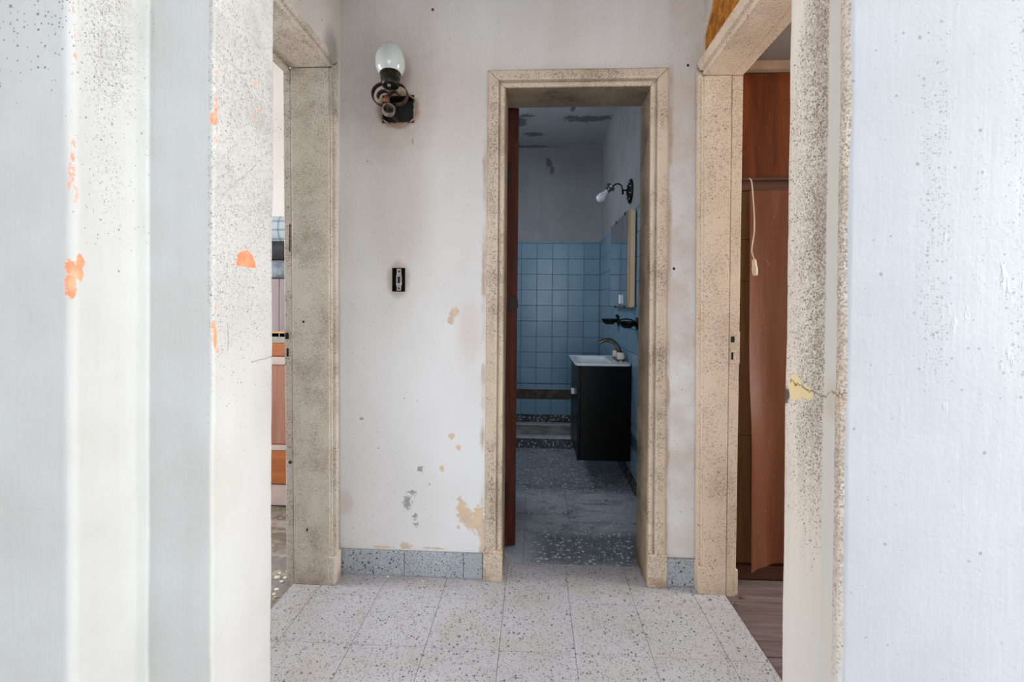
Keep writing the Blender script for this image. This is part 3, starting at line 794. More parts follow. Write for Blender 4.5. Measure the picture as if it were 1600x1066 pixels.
# right room: plank floor
fr = tag(bxo('floor', 0.779, 3.0, YF, 3.0, -0.12, -0.030, M['dark_board']), 'dusty grey-brown plank floor of the right room', kind='structure')
ry = 1.20; k = 0
while ry < 2.1:
    wd = 0.072
    cut = 0.779 + (0.34 if k % 3 == 1 else 0.55 if k % 3 == 2 else 0.8)
    for (xa, xb) in ((0.779, cut), (cut, cut+0.7), (cut+0.7, 3.0)):
        bxo('plank', xa+0.0012, xb-0.0012, ry+0.0012, ry+wd-0.0012, -0.0301, -0.006+random.uniform(-0.0015, 0.001), M['parquet'], fr, bevel=0.001, seg=1)
    ry += wd; k += 1
# left room floor
bm = bmesh.new(); nx, ny = 60, 60
g_ = [[bm.verts.new((-3.4+(2.416)*i/nx, YF+(3.0-YF)*j/ny, -0.012+0.009*mnoise.noise(Vector((i*0.31, j*0.31, 0)))+0.005*mnoise.noise(Vector((i*0.9, j*0.9, 4))))) for j in range(ny+1)] for i in range(nx+1)]
for i in range(nx):
    for j in range(ny): bm.faces.new((g_[i][j], g_[i+1][j], g_[i+1][j+1], g_[i][j+1]))
def mat_left_floor():
    g = G('dirty_worn_floor'); n = g.noise(1, 5, 0.6, v=g.vmap(g.pos(), (3, 9, 3)), dist=1.0); n2 = g.noise(25, 5, 0.7)
    c = g.mix(n.step(0.35, 0.65), rgb(176, 168, 160), rgb(124, 110, 96)); c = g.mix(n2.step(0.5, 0.65)*0.6, c, rgb(88, 78, 68))
    c = g.mix(g.dots(60, 0.2, 0.35, flat=False)*0.7, c, rgb(210, 204, 196)); g.bump(n2, 0.4, 0.008); return g.done(c, 0.85)
tag(build('floor', bm, mat_left_floor(), smooth=True), 'grimy debris-strewn floor of the left room', kind='structure')
tag(bxo('wall_room_left', -3.55, -3.4, YF, 3.1, 0, 0.75, M['white']), 'low wall under the left room window', kind='structure')
tag(bxo('wall_room_left_back', -3.4, XLW-0.15, 2.95, 3.1, 0, CZ, M['white']), 'bright white far wall of the left room', kind='structure')
tag(bxo('ceiling', -3.5, XLW-0.15, YB, 3.1, CZ, CZ+0.1, M['white']), 'white ceiling of the left room', kind='structure')
grey = mat_plaster('grey_mouldy_plaster', rgb(120, 116, 112), rgb(84, 80, 78), dens=0.3)
tag(bxo('wall_room_right_back', XRW+0.14, 3.0, 2.06, 2.2, 0, CZ, grey), 'grey mouldy wall above the built-in wardrobe', kind='structure')
tag(bxo('wall_room_right', 3.0, 3.1, YF, 2.2, 0, CZ, grey), 'far side wall of the right room', kind='structure')

# ================================================================== DOOR FRAMES
def between(name, A, B, mat, parent, bevel=0.0015):
    bm = bmesh.new(); loft(bm, [[Vector(p) for p in A], [Vector(p) for p in B]])
    return build(name, bm, mat, parent, bevel=bevel, seg=2, angle=30)
# casing section: (distance outwards from the opening, projection from the wall)
def casing_section(W): return [(0, 0), (0, 0.010), (0.003, 0.014), (0.012, 0.017), (0.019, 0.015), (0.0215, 0.007), (0.0235, 0.007), (0.027, 0.025), (0.032, 0.028), (W-0.010, 0.026), (W-0.003, 0.022), (W, 0.014), (W, 0)]
# --- bathroom doorway (trim_2)
t2 = empty('trim_2', (0.17, YB, 0), 'beige mouldy door frame of the bathroom with mitred casing', kind='structure')
CW = 0.073; sec = casing_section(CW); gp = 0.0012
between('casing', [(DX0-w, YB-p, 0.0) for w, p in sec], [(DX0-w-0.003, YB-p, DZ+w-gp) for w, p in sec], M['trim_back'], t2)
between('casing', [(DX1+w+0.006, YB-p, 0.0) for w, p in sec], [(DX1+w-0.003, YB-p, DZ+w-gp) for w, p in sec], M['trim_back'], t2)
between('head_casing', [(DX0-w-0.003, YB-p, DZ+w+gp) for w, p in sec], [(DX1+w-0.003, YB-p, DZ+w+gp) for w, p in sec], M['trim_back'], t2)
bxo('plinth_block', DX0-CW-0.004, DX0+0.003, YB-0.032, YB, 0, 0.128, M['trim_back'], t2, bevel=0.004)
bxo('plinth_block', DX1+0.001, DX1+CW+0.008, YB-0.032, YB, 0, 0.135, M['trim_back'], t2, bevel=0.004)
bxo('jamb', DX0-0.012, DX0, YB-0.012, YBB+0.01, 0, DZ, M['dirty_trim'], t2, bevel=0.001)
bxo('jamb', DX1, DX1+0.012, YB-0.012, YBB+0.01, 0, DZ, M['dirty_trim'], t2, bevel=0.001)
bxo('head_jamb', DX0-0.012, DX1+0.012, YB-0.012, YBB+0.01, DZ, DZ+0.012, M['dirty_trim'], t2, bevel=0.001)
for (u, v, r) in ((988, 112, 0.005), (876, 112, 0.0028)):
    p = oy(u, v, YB-0.024); bm = bmesh.new(); lathe(bm, (p.x, YB-0.0255, p.z), (0, 1, 0), [(r, 0), (r*0.6, 0.002)], 10); build('nail_hole', bm, M['hole'], t2)
# --- left doorway (trim_1): the far jamb faces the camera and leans a little
t1 = empty('trim_1', (XLW, LJ, 0), 'speckled grey-beige frame of the left doorway', kind='structure')
zl = LZ
# jamb lining: main board and rebate board, both tapering
def prism4(name, x0b, x1b, x0t, x1t, y0, y1, z0, z1, mat, parent, bevel=0.002):
    return between(name, [(x0b, y0, z0), (x1b, y0, z0), (x1b, y1, z0), (x0b, y1, z0)], [(x0t, y0, z1), (x1t, y0, z1), (x1t, y1, z1), (x0t, y1, z1)], mat, parent, bevel)
prism4('jamb', -0.9770, -0.8265, -1.0020, -0.8435, LJ, YB-0.002, 0, zl, M['trim_left'], t1, 0.003)
prism4('jamb_rebate', -1.0110, -0.9805, -1.0360, -1.0055, LJ+0.004, YB-0.002, -0.02, zl, M['trim_left'], t1, 0.003)
CL = 0.058
secL = [(0, -0.005), (0, 0.014), (0.006, 0.017), (0.014, 0.015), (0.017, 0.008), (0.020, 0.008), (0.024, 0.024), (CL-0.01, 0.026), (CL, 0.012), (CL, -0.005)]
between('casing', [(-0.836+p, LJ+0.009+w*0.88, 0.0) for w, p in secL], [(-0.852+p, LJ+0.009+w*0.88, zl+w-gp) for w, p in secL], M['trim_left'], t1)
between('head_casing', [(-0.850+p, YF+0.0, zl+w+gp) for w, p in secL], [(-0.850+p, LJ+w, zl+w+gp) for w, p in secL], M['trim_left'], t1)
bxo('plinth_block', -0.834, -0.806, LJ-0.002, LJ+CL+0.008, 0, 0.118, M['trim_left'], t1, bevel=0.004)
bxo('head_jamb', -1.036, -0.846, YF, LJ, zl, zl+0.03, M['trim_left'], t1, bevel=0.002)
bxo('head_rebate', -1.036, -1.006, YF, LJ+0.004, zl-0.012, zl, M['trim_left'], t1, bevel=0.002)
def on_jamb(u, v, Y, w, h, name, mat, parent, d=0.002):
    p = oy(u, v, Y); bxo(name, p.x-w/2, p.x+w/2, Y-d, Y+0.001, p.z-h/2, p.z+h/2, mat, parent, bevel=0.0004, seg=1)
sp = bxo('strike_plate', oy(444.2, 530, LJ).x, oy(456, 530, LJ).x, LJ+0.0035, LJ+0.0052, oy(449, 570, LJ).z, oy(449, 512, LJ).z, M['trim_left'], t1, bevel=0.0005)
on_jamb(448.5, 525, LJ+0.0034, 0.014, 0.026, 'latch_hole', M['hole'], sp, 0.0012)
on_jamb(449.5, 551, LJ+0.0034, 0.008, 0.034, 'bolt_hole', M['hole'], sp, 0.0012)
on_jamb(453, 372, LJ+0.0046, 0.005, 0.115, 'split', M['hole'], t1, 0.0008)
on_jamb(474, 503, LJ-0.0002, 0.008, 0.008, 'nail_hole', M['hole'], t1, 0.0008)
on_jamb(480, 828, LJ-0.0002, 0.006, 0.012, 'nail_hole', M['hole'], t1, 0.0008)
p = oy(452.5, 723, LJ); bm = bmesh.new(); lathe(bm, (p.x, LJ+0.006, p.z), (0, -1, 0), [(0.0075, 0), (0.007, 0.003), (0.003, 0.0045)], 12); build('screw', bm, M['rusty'], t1)
# --- right doorway (trim_3)
t3 = empty('trim_3', (XRW, RJ, 0), 'tan painted frame of the right doorway with lock holes', kind='structure')
zr = RZ
prism4('jamb', 0.690, 0.7770, 0.6695, 0.7755, RJ, YB-0.002, 0, zr, M['trim_right'], t3, 0.002)
prism4('jamb_rebate', 0.7815, 0.818, 0.7805, 0.822, RJ+0.005, YB+0.02, -0.02, zr, M['trim_right'], t3, 0.002)
CRW = 0.062
secR = [(0, -0.005), (0, 0.012), (0.005, 0.016), (0.013, 0.014), (0.016, 0.007), (0.019, 0.007), (0.023, 0.022), (CRW-0.008, 0.024), (CRW, 0.014), (CRW, -0.005)]
between('casing', [(0.698-p, RJ+0.009+w*0.85, 0.0) for w, p in secR], [(0.678-p, RJ+0.009+w*0.85, zr+w-gp) for w, p in secR], M['trim_right'], t3)
secRh = [(w*1.35, p) for w, p in secR]
between('head_casing', [(0.682-p, YF, zr+w+gp) for w, p in secRh], [(0.680-p, RJ+w/1.35, zr+w+gp) for w, p in secRh], M['trim_right'], t3)
bxo('plinth_block', 0.669, 0.696, RJ-0.001, YB-0.002, 0, 0.112, M['trim_right'], t3, bevel=0.005)
bxo('plinth_block', 0.812, 0.826, RJ+0.004, YB+0.04, 0, 0.10, M['trim_right'], t3, bevel=0.002)
bxo('head_jamb', 0.672, 0.777, YF, RJ, zr, zr+0.04, M['trim_right'], t3, bevel=0.002)
bxo('head_rebate', 0.778, 0.822, YF, RJ+0.02, zr+0.002, zr+0.04, M['trim_right'], t3, bevel=0.002)
sp = bxo('strike_plate', oy(1140.5, 540, RJ+.01).x, oy(1155, 540, RJ+.01).x, RJ+0.0038, RJ+0.0052, oy(1147, 568, RJ+.01).z, oy(1147, 518, RJ+.01).z, M['trim_right'], t3, bevel=0.0005)
on_jamb(1144.8, 530.5, RJ+0.0038, 0.014, 0.024, 'latch_hole', M['hole'], sp, 0.001)
on_jamb(1150.5, 530.5, RJ+0.0038, 0.010, 0.018, 'latch_lip', M['trim_right'], sp, 0.0012)
on_jamb(1144.2, 556.5, RJ+0.0038, 0.008, 0.030, 'bolt_hole', M['hole'], sp, 0.001)

# --- terrazzo skirting of the hall
bs = empty('baseboard_back', (-0.5, YB, 0), 'speckled grey terrazzo skirting along the back wall', kind='structure')
for (xa, xb) in ((-0.832, -0.542), (-0.542, -0.288), (-0.288, -0.207), (0.556, 0.672)):
    bxo('skirting_tile', xa+0.0006, xb-0.0006, YB-0.016, YB, 0, 0.104 if xa < 0 else 0.112, M['terrazzo_base'], bs, bevel=0.0025)

# --- bathroom door, standing open
dr = empty('door_1', (-0.124, 2.176, 0.012), 'dark red-brown wooden bathroom door standing open, seen edge-on', kind='structure', rz=math.radians(99))
def part_local(name, x0, x1, y0, y1, z0, z1, mat, parent, bevel=0.002):
    bm = bmesh.new(); box(bm, x0, x1, y0, y1, z0, z1)
    bmesh.ops.transform(bm, matrix=parent_world(parent), verts=bm.verts[:])
    return build(name, bm, mat, parent, bevel=bevel)
dzt = oy(798, 168, 2.176).z-0.012
part_local('stile', 0, 0.09, -0.045, 0.012, 0, dzt, M['door_wood'], dr)
part_local('stile', 0.50, 0.59, -0.045, 0.012, 0, dzt, M['door_wood'], dr)
for (z0, z1) in ((0, 0.16), (0.92, 1.05), (dzt-0.1, dzt)): part_local('rail', 0.09, 0.50, -0.043, -0.002, z0, z1, M['door_wood'], dr)
for (z0, z1) in ((0.16, 0.92), (1.05, dzt-0.1)): part_local('panel', 0.09, 0.50, -0.030, -0.015, z0, z1, M['door_wood'], dr)
lz = oy(798, 475, 2.176).z-0.012
lk = part_local('lock_case', -0.003, 0.004, -0.034, -0.006, lz-0.035, lz+0.035, M['black_iron'], dr, 0.001)
part_local('knob_rose', 0.035, 0.065, -0.052, -0.045, lz-0.02, lz+0.02, M['black_iron'], dr, 0.003)
for hz in (0.25, 1.75): part_local('hinge', -0.006, 0.003, -0.004, 0.006, hz-0.05, hz+0.05, M['black_iron'], dr, 0.001)

# ================================================================== THINGS
# --- hall lamp
YG = 1.83
def W(u, v, Y=YG): return oy(u, v, Y)
lamp = empty('wall_lamp', (W(609, 172).x, YB, W(609, 172).z), 'scrolled iron wall lamp with opal glass globe above open box', 'lamp')
cb = W(611, 132); ct = W(610, 110)
axis = Vector((-0.02, 0.10, 1)).normalized()
axis = Vector((0.03, -0.10, 1)).normalized() if False else Vector((-0.05, 0.12, 1)).normalized()
bm = bmesh.new()
H_ = 0.148; prof = []
for i in range(19):
    t = i/18; a = PI*(0.20 + 0.80*t)
    r = 0.0585*math.sin(a)**0.9*(1+0.10*math.cos(a)) if i < 18 else 0.0
    prof.append((r, H_*(1-math.cos(a))/2))
h0 = prof[0][1]; prof = [(r, h-h0) for r, h in prof]
gb = W(610, 117)
lathe(bm, gb, axis, prof, 36, cap0=True)
build('globe', bm, M['opal'], lamp, smooth=True)
bm = bmesh.new()
lathe(bm, gb-axis*0.052, axis, [(0.020, 0), (0.032, 0.004), (0.036, 0.012), (0.0355, 0.026), (0.0345, 0.030), (0.038, 0.033), (0.0385, 0.050), (0.042, 0.053), (0.042, 0.057), (0.037, 0.058)], 32)
cup = build('cup', bm, M['aged_brass'], lamp, smooth=True)
sc = W(608.5, 134, YG-0.035)
bm = bmesh.new(); lathe(bm, sc, (0, -1, -0.1), [(0.007, 0), (0.007, 0.008), (0.0045, 0.011)], 12); build('screw', bm, M['chrome_dull'], cup, smooth=True)
def arc(cu, cv, ru, rv, a0, a1, n=26):
    out = []
    for i in range(n+1):
        a = math.radians(a0+(a1-a0)*i/n); p = W(cu+ru*math.cos(a), cv-rv*math.sin(a)); out.append((p.x, p.z))
    return out
yw0, yw1 = YG-0.011, YG+0.011
for path in (arc(599, 148, 17, 17, 78, 265), arc(621, 148, 15.5, 16, 100, -95)):
    bm = bmesh.new(); strip_xz(bm, path, yw0, yw1, 0.0042); build('scroll', bm, M['rusty'], lamp, smooth=True)
for path in (arc(600, 152, 9.5, 9.5, 188, 10), arc(615.5, 151.5, 7.5, 8.5, 30, 175)):
    bm = bmesh.new(); strip_xz(bm, path, yw0, yw1, 0.005); build('inner_scroll', bm, M['rusty'], lamp, smooth=True)
st = smooth_path([W(609, 137), W(608.5, 147), W(605, 158), W(604, 168), Vector((W(606, 172).x, YG+0.04, W(606, 172).z)), Vector((W(608, 172).x, YB+0.02, W(608, 172).z))], 7)
bm = bmesh.new(); tube(bm, st, [0.0035]*8+[0.0075]*(len(st)-8), 10); build('stem', bm, M['rusty'], lamp, smooth=True)
bm = bmesh.new(); pr_ = []
ra = W(607, 172, YG-0.002)
lathe(bm, ra, Vector((0.35, -0.9, 0.25)), [(0.020, -0.012), (0.025, -0.010), (0.0265, 0.004), (0.0255, 0.010), (0.021, 0.010), (0.0195, -0.004)], 24, cap0=False, cap1=False)
build('broken_sleeve', bm, simple('grey_broken_sleeve', rgb(122, 112, 104), 0.6, 0.2, var=0.4, scale=60, bump=0.4), lamp, smooth=True)
bm = bmesh.new(); lathe(bm, W(604, 156), (0.1, -0.4, 1), [(0.006, -0.015), (0.013, -0.008), (0.014, 0.006), (0.007, 0.014)], 14); build('collar', bm, simple('rust_orange_metal', rgb(120, 78, 44), 0.7, 0.4, var=0.5, scale=60), lamp, smooth=True)
for (a, b, c_) in (((606, 176), (613, 182), (618, 178)), ((604, 164), (596, 170), (600, 180)), ((612, 170), (620, 166), (622, 176))):
    bm = bmesh.new(); tube(bm, smooth_path([W(*a, YG), W(*b, YG+0.03), W(*c_, YB+0.02)], 6), 0.0022, 6); build('wire', bm, M['black_iron'], lamp, smooth=True)

# --- open box behind the lamp
jb = empty('junction_box', ((hx0+hx1)/2, YB, hz0), 'blackened open electrical box recessed behind the wall lamp', 'electrical box')
bxo('back_plate', hx0, hx1, YB+0.045, YB+0.05, hz0, hz1, M['soot'], jb)
bm = bmesh.new(); plate(bm, 'y', YB+0.004, YB+0.045, hx0+0.0005, hx1-0.0005, hz0+0.0005, hz1-0.0005, [(hx0+0.006, hx1-0.006, hz0+0.006, hz1-0.006)])
build('box_side', bm, M['soot'], jb)
cxh, czh = (hx0+hx1)/2, (hz0+hz1)/2; hw, hh = (hx1-hx0)/2, (hz1-hz0)/2
bm = bmesh.new(); N_ = 64; inner_r = []; outer_r = []
for i in range(N_):
    a = 2*PI*i/N_; c_, s_ = math.cos(a), math.sin(a)
    k = 1/max(abs(c_), abs(s_)); k = min(k, 1.19)
    jit = 1 + 0.05*mnoise.noise(Vector((c_*4, s_*4, 2)))
    inner_r.append((cxh+hw*c_*k*0.97*jit, czh+hh*s_*k*0.97*jit)); outer_r.append((cxh+hw*c_*k*1.045*jit, czh+hh*s_*k*1.045*jit))
vi = [bm.verts.new((x, YB-0.003+0.002*random.random(), z)) for x, z in inner_r]; vo = [bm.verts.new((x, YB-0.0012, z)) for x, z in outer_r]
vb = [bm.verts.new((x, YB+0.006, z)) for x, z in inner_r]; vc = [bm.verts.new((x, YB+0.001, z)) for x, z in outer_r]
for i in range(N_):
    j = (i+1) % N_
    bm.faces.new((vi[i], vi[j], vo[j], vo[i])); bm.faces.new((vb[i], vb[j], vi[j], vi[i])); bm.faces.new((vo[i], vo[j], vc[j], vc[i]))
build('broken_rim', bm, M['raw_edge'], jb)

# --- switch box
sb = empty('switch_box', ((sx0+sx1)/2, YB, sz0), 'open wall switch recess with a bare metal strap', 'electrical box')
bxo('back_plate', sx0, sx1, YB+0.045, YB+0.05, sz0, sz1, M['hole'], sb)
bm = bmesh.new(); plate(bm, 'y', YB+0.001, YB+0.045, sx0+0.0005, sx1-0.0005, sz0+0.0005, sz1-0.0005, [(sx0+0.003, sx1-0.003, sz0+0.003, sz1-0.003)]); build('box_side', bm, M['hole'], sb)
scx = (sx0+sx1)/2+0.001; szh = (sz1-sz0)
bm = bmesh.new()
zz = [sz0+0.004, sz0+szh*0.22, sz0+szh*0.30, sz0+szh*0.66, sz0+szh*0.74, sz1-0.004]; ww = [0.0095, 0.0095, 0.0125, 0.0125, 0.0095, 0.0095]
loft(bm, [[(scx-w, YB+0.002, z), (scx+w, YB+0.002, z), (scx+w, YB+0.0065, z), (scx-w, YB+0.0065, z)] for z, w in zip(zz, ww)])
strap = build('strap', bm, M['switch_metal'], sb, bevel=0.0008)
for z in (sz0+0.014, sz1-0.016):
    bm = bmesh.new(); lathe(bm, (scx, YB+0.002, z), (0, -1, 0), [(0.0045, 0), (0.0045, 0.0015), (0.003, 0.0022)], 12); build('screw', bm, M['rusty'], strap)
bm = bmesh.new(); box(bm, scx-0.005, scx+0.005, YB+0.0008, YB+0.003, (sz0+sz1)/2-0.014, (sz0+sz1)/2+0.014); build('rocker_slot', bm, M['hole'], strap)

# --- vanity cabinet
VX0, VX1 = 0.283, 0.622; VY0, VY1 = 2.97, 3.48; VZ0, VZ1 = 0.165, 0.770
va = empty('vanity_cabinet', (0.45, 3.22, VZ0), 'black lacquered wall-hung vanity cabinet under the washbasin', 'cabinet')
bxo('side_panel', VX0+0.018, VX1, VY0, VY0+0.018, VZ0, VZ1, M['black_gloss'], va, bevel=0.0012)
bxo('side_panel', VX0+0.018, VX1, VY1-0.018, VY1, VZ0, VZ1, M['black_gloss'], va, bevel=0.0012)
bxo('bottom_panel', VX0+0.018, VX1, VY0+0.018, VY1-0.018, VZ0, VZ0+0.018, M['black_gloss'], va)
bxo('back_panel', VX1-0.012, VX1, VY0+0.018, VY1-0.018, VZ0+0.018, VZ1, M['black_gloss'], va)
ym = (VY0+VY1)/2
for (a, b, hy) in ((VY0, ym-0.002, ym-0.03), (ym+0.002, VY1, ym+0.03)):
    d = bxo('door', VX0, VX0+0.017, a, b, VZ0, VZ1-0.004, M['black_gloss'], va, bevel=0.0015)
hp = ox(897, 611, VX0)
bxo('handle', VX0-0.02, VX0, min(max(hp.y, VY0+0.02), VY1-0.06)-0.012, min(max(hp.y, VY0+0.02), VY1-0.06)+0.012, hp.z-0.02, hp.z+0.02, M['ceramic'], va, bevel=0.003)
# washbasin
wb = empty('washbasin', (0.45, 3.22, VZ1), 'white ceramic washbasin on the black vanity', 'sink')
cx_, cy_ = (VX0-0.02+0.622)/2, (VY0+VY1)/2; hx_, hy_ = (0.622-VX0+0.02)/2, (VY1-VY0)/2+0.012
bm = bmesh.new(); ZS = 0.790
rings = [rounded_rect(cx_, cy_, hx_-0.02, hy_-0.02, 0.02, VZ1-0.0, 5), rounded_rect(cx_, cy_, hx_-0.004, hy_-0.004, 0.022, VZ1+0.006), rounded_rect(cx_, cy_, hx_, hy_, 0.024, ZS-0.004), rounded_rect(cx_, cy_, hx_-0.004, hy_-0.004, 0.022, ZS),
         rounded_rect(cx_-0.035, cy_, hx_-0.068, hy_-0.045, 0.05, ZS-0.002), rounded_rect(cx_-0.035, cy_, hx_-0.075, hy_-0.055, 0.05, ZS-0.012), rounded_rect(cx_-0.035, cy_, hx_-0.10, hy_-0.09, 0.05, ZS-0.075), rounded_rect(cx_-0.035, cy_, 0.03, 0.05, 0.025, ZS-0.095)]
loft(bm, rings, cap0=True, cap1=True); build('basin', bm, M['ceramic'], wb, smooth=True)
bm = bmesh.new(); lathe(bm, (cx_-0.035, cy_, ZS-0.0955), (0, 0, 1), [(0.02, 0), (0.02, 0.002), (0.012, 0.003)], 16); build('drain', bm, M['chrome_dull'], wb, smooth=True)
# faucet
FX, FY = 0.585, 3.215
fa = empty('faucet', (FX, FY, ZS), 'arched bronze faucet with two white knob handles', 'faucet')
bm = bmesh.new(); loft(bm, [rounded_rect(FX, FY, 0.026, 0.115, 0.025, ZS-0.001), rounded_rect(FX, FY, 0.026, 0.115, 0.025, ZS+0.008), rounded_rect(FX, FY, 0.021, 0.11, 0.02, ZS+0.012)]); build('base_plate', bm, M['bronze'], fa, smooth=True)
pts = smooth_path([(FX+0.012, FY, ZS+0.01), (FX+0.008, FY, ZS+0.045), (FX-0.012, FY, ZS+0.095), (FX-0.05, FY, ZS+0.128), (FX-0.095, FY, ZS+0.132), (FX-0.135, FY, ZS+0.112)], 6)
bm = bmesh.new(); n_ = len(pts); tube(bm, pts, [0.019-0.006*i/(n_-1) for i in range(n_)], 14); build('spout', bm, M['bronze'], fa, smooth=True)
for s in (-1, 1):
    bm = bmesh.new(); lathe(bm, (FX, FY+s*0.085, ZS+0.012), (0, 0, 1), [(0.022, 0), (0.025, 0.004), (0.026, 0.03), (0.024, 0.044), (0.016, 0.047)], 20); kn = build('knob', bm, M['ivory'], fa, smooth=True)
    bm = bmesh.new(); lathe(bm, (FX, FY+s*0.085, ZS+0.058), (0, 0, 1), [(0.017, 0), (0.017, 0.004), (0.010, 0.006)], 16); build('knob_cap', bm, M['black_iron'], kn, smooth=True)

# --- mirror cabinet
MX1 = 0.620; MXf = 0.572; MY0, MY1 = 2.88, 3.50; MZ0, MZ1 = 1.152, 1.755
mc = empty('mirror_cabinet', (MX1, (MY0+MY1)/2, MZ0), 'shallow cream wooden mirror cabinet on the tiled wall', 'cabinet')
bm = bmesh.new(); plate(bm, 'x', MXf+0.018, MX1, MY0, MY1, MZ0, MZ1, []); build('body', bm, M['cab_wood'], mc, bevel=0.002)
ymid = 3.06
for (a, b) in ((MY0, ymid-0.0015), (ymid+0.0015, MY1)):
    d = bxo('door', MXf+0.004, MXf+0.017, a, b, MZ0, MZ1, M['cab_edge'], mc, bevel=0.001)
    bxo('mirror', MXf, MXf+0.004, a+0.002, b-0.002, MZ0+0.003, MZ1-0.003, M['mirror'], d, bevel=0.0006, seg=1)
    for z in (MZ0+0.0, MZ1-0.012): bxo('clip', MXf-0.003, MXf+0.006, (a+b)/2-0.012, (a+b)/2+0.012, z-0.004, z+0.012, M['black_iron'], d, bevel=0.001)
bxo('handle', MXf-0.014, MXf, ymid+0.02, ymid+0.028, 1.175, 1.235, M['ceramic'], mc, bevel=0.002)

# --- bathroom lamp
PLp = ox(982, 299, BXR-0.004)
bl = empty('bathroom_lamp', (BXR, PLp.y, PLp.z), 'bare bulb on a curved arm with round black rosette', 'lamp')
bm = bmesh.new(); lathe(bm, (BR, PLp.y, PLp.z), (-1, 0, 0), [(0.082, 0), (0.082, 0.006), (0.074, 0.014), (0.066, 0.011), (0.052, 0.018), (0.038, 0.016), (0.022, 0.026), (0.012, 0.03)], 40)
ros = build('rosette', bm, M['black_iron'], bl, smooth=True)
for i in range(16):
    a = 2*PI*i/16; bm = bmesh.new(); lathe(bm, (BR-0.010, PLp.y+0.06*math.cos(a), PLp.z+0.06*math.sin(a)), (-1, 0, 0), [(0.009, 0), (0.008, 0.006), (0.003, 0.010)], 8); build('boss', bm, M['chrome_dull'] if i % 2 else M['black_iron'], ros, smooth=True)
def BL(u, v): return oy(u, v, PLp.y)
s0 = BL(974, 297); arm = smooth_path([Vector((BR-0.02, PLp.y, s0.z)), BL(973, 297), BL(971.5, 291), BL(967, 287.5), BL(962, 288), BL(957, 292), BL(954, 295)], 6)
bm = bmesh.new(); tube(bm, arm, 0.0048, 10); build('arm', bm, M['black_iron'], bl, smooth=True)
bm = bmesh.new(); lathe(bm, BL(973, 304), (0, 0, 1), [(0.004, 0), (0.008, 0.004), (0.006, 0.012), (0.009, 0.026), (0.006, 0.034)], 12); build('finial', bm, M['black_iron'], bl, smooth=True)
so = BL(953.5, 293); bu = BL(937, 311); ax_ = (bu-so).normalized()
bm = bmesh.new(); lathe(bm, so-ax_*0.012, ax_, [(0.006, -0.004), (0.028, 0.0), (0.034, 0.008), (0.032, 0.016), (0.022, 0.022), (0.020, 0.042), (0.017, 0.044)], 22); build('socket', bm, M['chrome_dull'], bl, smooth=True)
bm = bmesh.new(); lathe(bm, so+ax_*0.028, ax_, [(0.013, 0), (0.0135, 0.012), (0.018, 0.028), (0.026, 0.046), (0.0295, 0.062), (0.0275, 0.078), (0.019, 0.089), (0.008, 0.0945), (0.0, 0.0955)], 24); build('bulb', bm, M['bulb'], bl, smooth=True)

# --- soap dishes
def soap_dish(y, z, label, reach, length, loop):
    e = empty('soap_dish', (BXR, y, z), label, 'soap dish')
    bm = bmesh.new(); rings = []
    for h, s in ((-0.012, 0.45), (0.002, 0.75), (0.020, 1.0), (0.030, 1.0), (0.027, 0.9), (0.010, 0.6)):
        ring = []
        for i in range(24):
            a = 2*PI*i/24
            ring.append((BXR-0.012-reach*0.5 - reach*0.5*s*math.cos(a)*(1 if math.cos(a) < 0 else 1.0), y+length*0.5*s*math.sin(a)*(1-0.35*max(0, math.cos(a))), z+h-0.012))
        rings.append(ring)
    loft(bm, rings); build('bowl', bm, M['black_iron'], e, smooth=True)
    bm = bmesh.new(); lathe(bm, (BXR, y, z+0.004), (-1, 0, 0), [(0.04, 0), (0.038, 0.006), (0.026, 0.010), (0.016, 0.018), (0.013, 0.026)], 24); build('mount', bm, M['black_iron'], e, smooth=True)
    if loop:
        pts = [Vector((BXR-0.012-reach*0.55+reach*0.5*math.cos(a), y, z+0.010+0.022*math.sin(a))) for a in [PI*i/14 for i in range(15)]]
        bm = bmesh.new(); tube(bm, pts, 0.004, 8); build('handle', bm, M['black_iron'], e, smooth=True)
    else:
        bm = bmesh.new(); lathe(bm, (BXR-0.012, y, z+0.03), (-0.3, 0, 1), [(0.008, 0), (0.013, 0.008), (0.009, 0.018), (0.003, 0.022)], 14); build('finial', bm, M['black_iron'], e, smooth=True)
    return e
d1 = ox(967, 502, BXR); d2 = ox(996, 507, BXR)
soap_dish(d1.y, d1.z, 'black iron soap dish with a knobbed mount, far one under mirror', 0.115, 0.10, False)
soap_dish(d2.y, d2.z, 'black iron soap dish with a looped handle, nearest the doorway', 0.10, 0.12, True)

# --- built-in wardrobe in the right room
YW = 2.0
wd = empty('wardrobe', (1.3, YW, 0), 'built-in brown veneered wardrobe in the right room', 'wardrobe')
WX0, WX1 = 0.835, 2.4
z_top0, z_top1 = oy(1190, 113, YW).z, oy(1190, 104, YW).z
z_m1, z_m0 = oy(1200, 278, YW).z, oy(1200, 297, YW).z
z_b = oy(1195, 884, YW).z
bxo('top_trim', WX0, WX1, YW-0.03, YW+0.06, z_top0, z_top1+0.012, M['cream_trim'], wd, bevel=0.004)
xe = 0.842
bxo('upper_door', xe+0.006, xe+0.55, YW, YW+0.02, z_m1, z_top0-0.003, M['veneer'], wd, bevel=0.002)
bxo('upper_door', xe+0.556, WX1, YW, YW+0.02, z_m1, z_top0-0.003, M['veneer'], wd, bevel=0.002)
bxo('ledge', WX0, WX1, YW-0.012, YW+0.03, z_m1-0.012, z_m1-0.001, M['dark_board'], wd, bevel=0.002)
bxo('middle_rail', WX0, WX1, YW+0.004, YW+0.03, z_m0, z_m1-0.012, M['dark_board'], wd, bevel=0.001)
bxo('base_board', WX0, WX1, YW-0.004, YW+0.03, 0, z_b, M['dark_board'], wd, bevel=0.002)
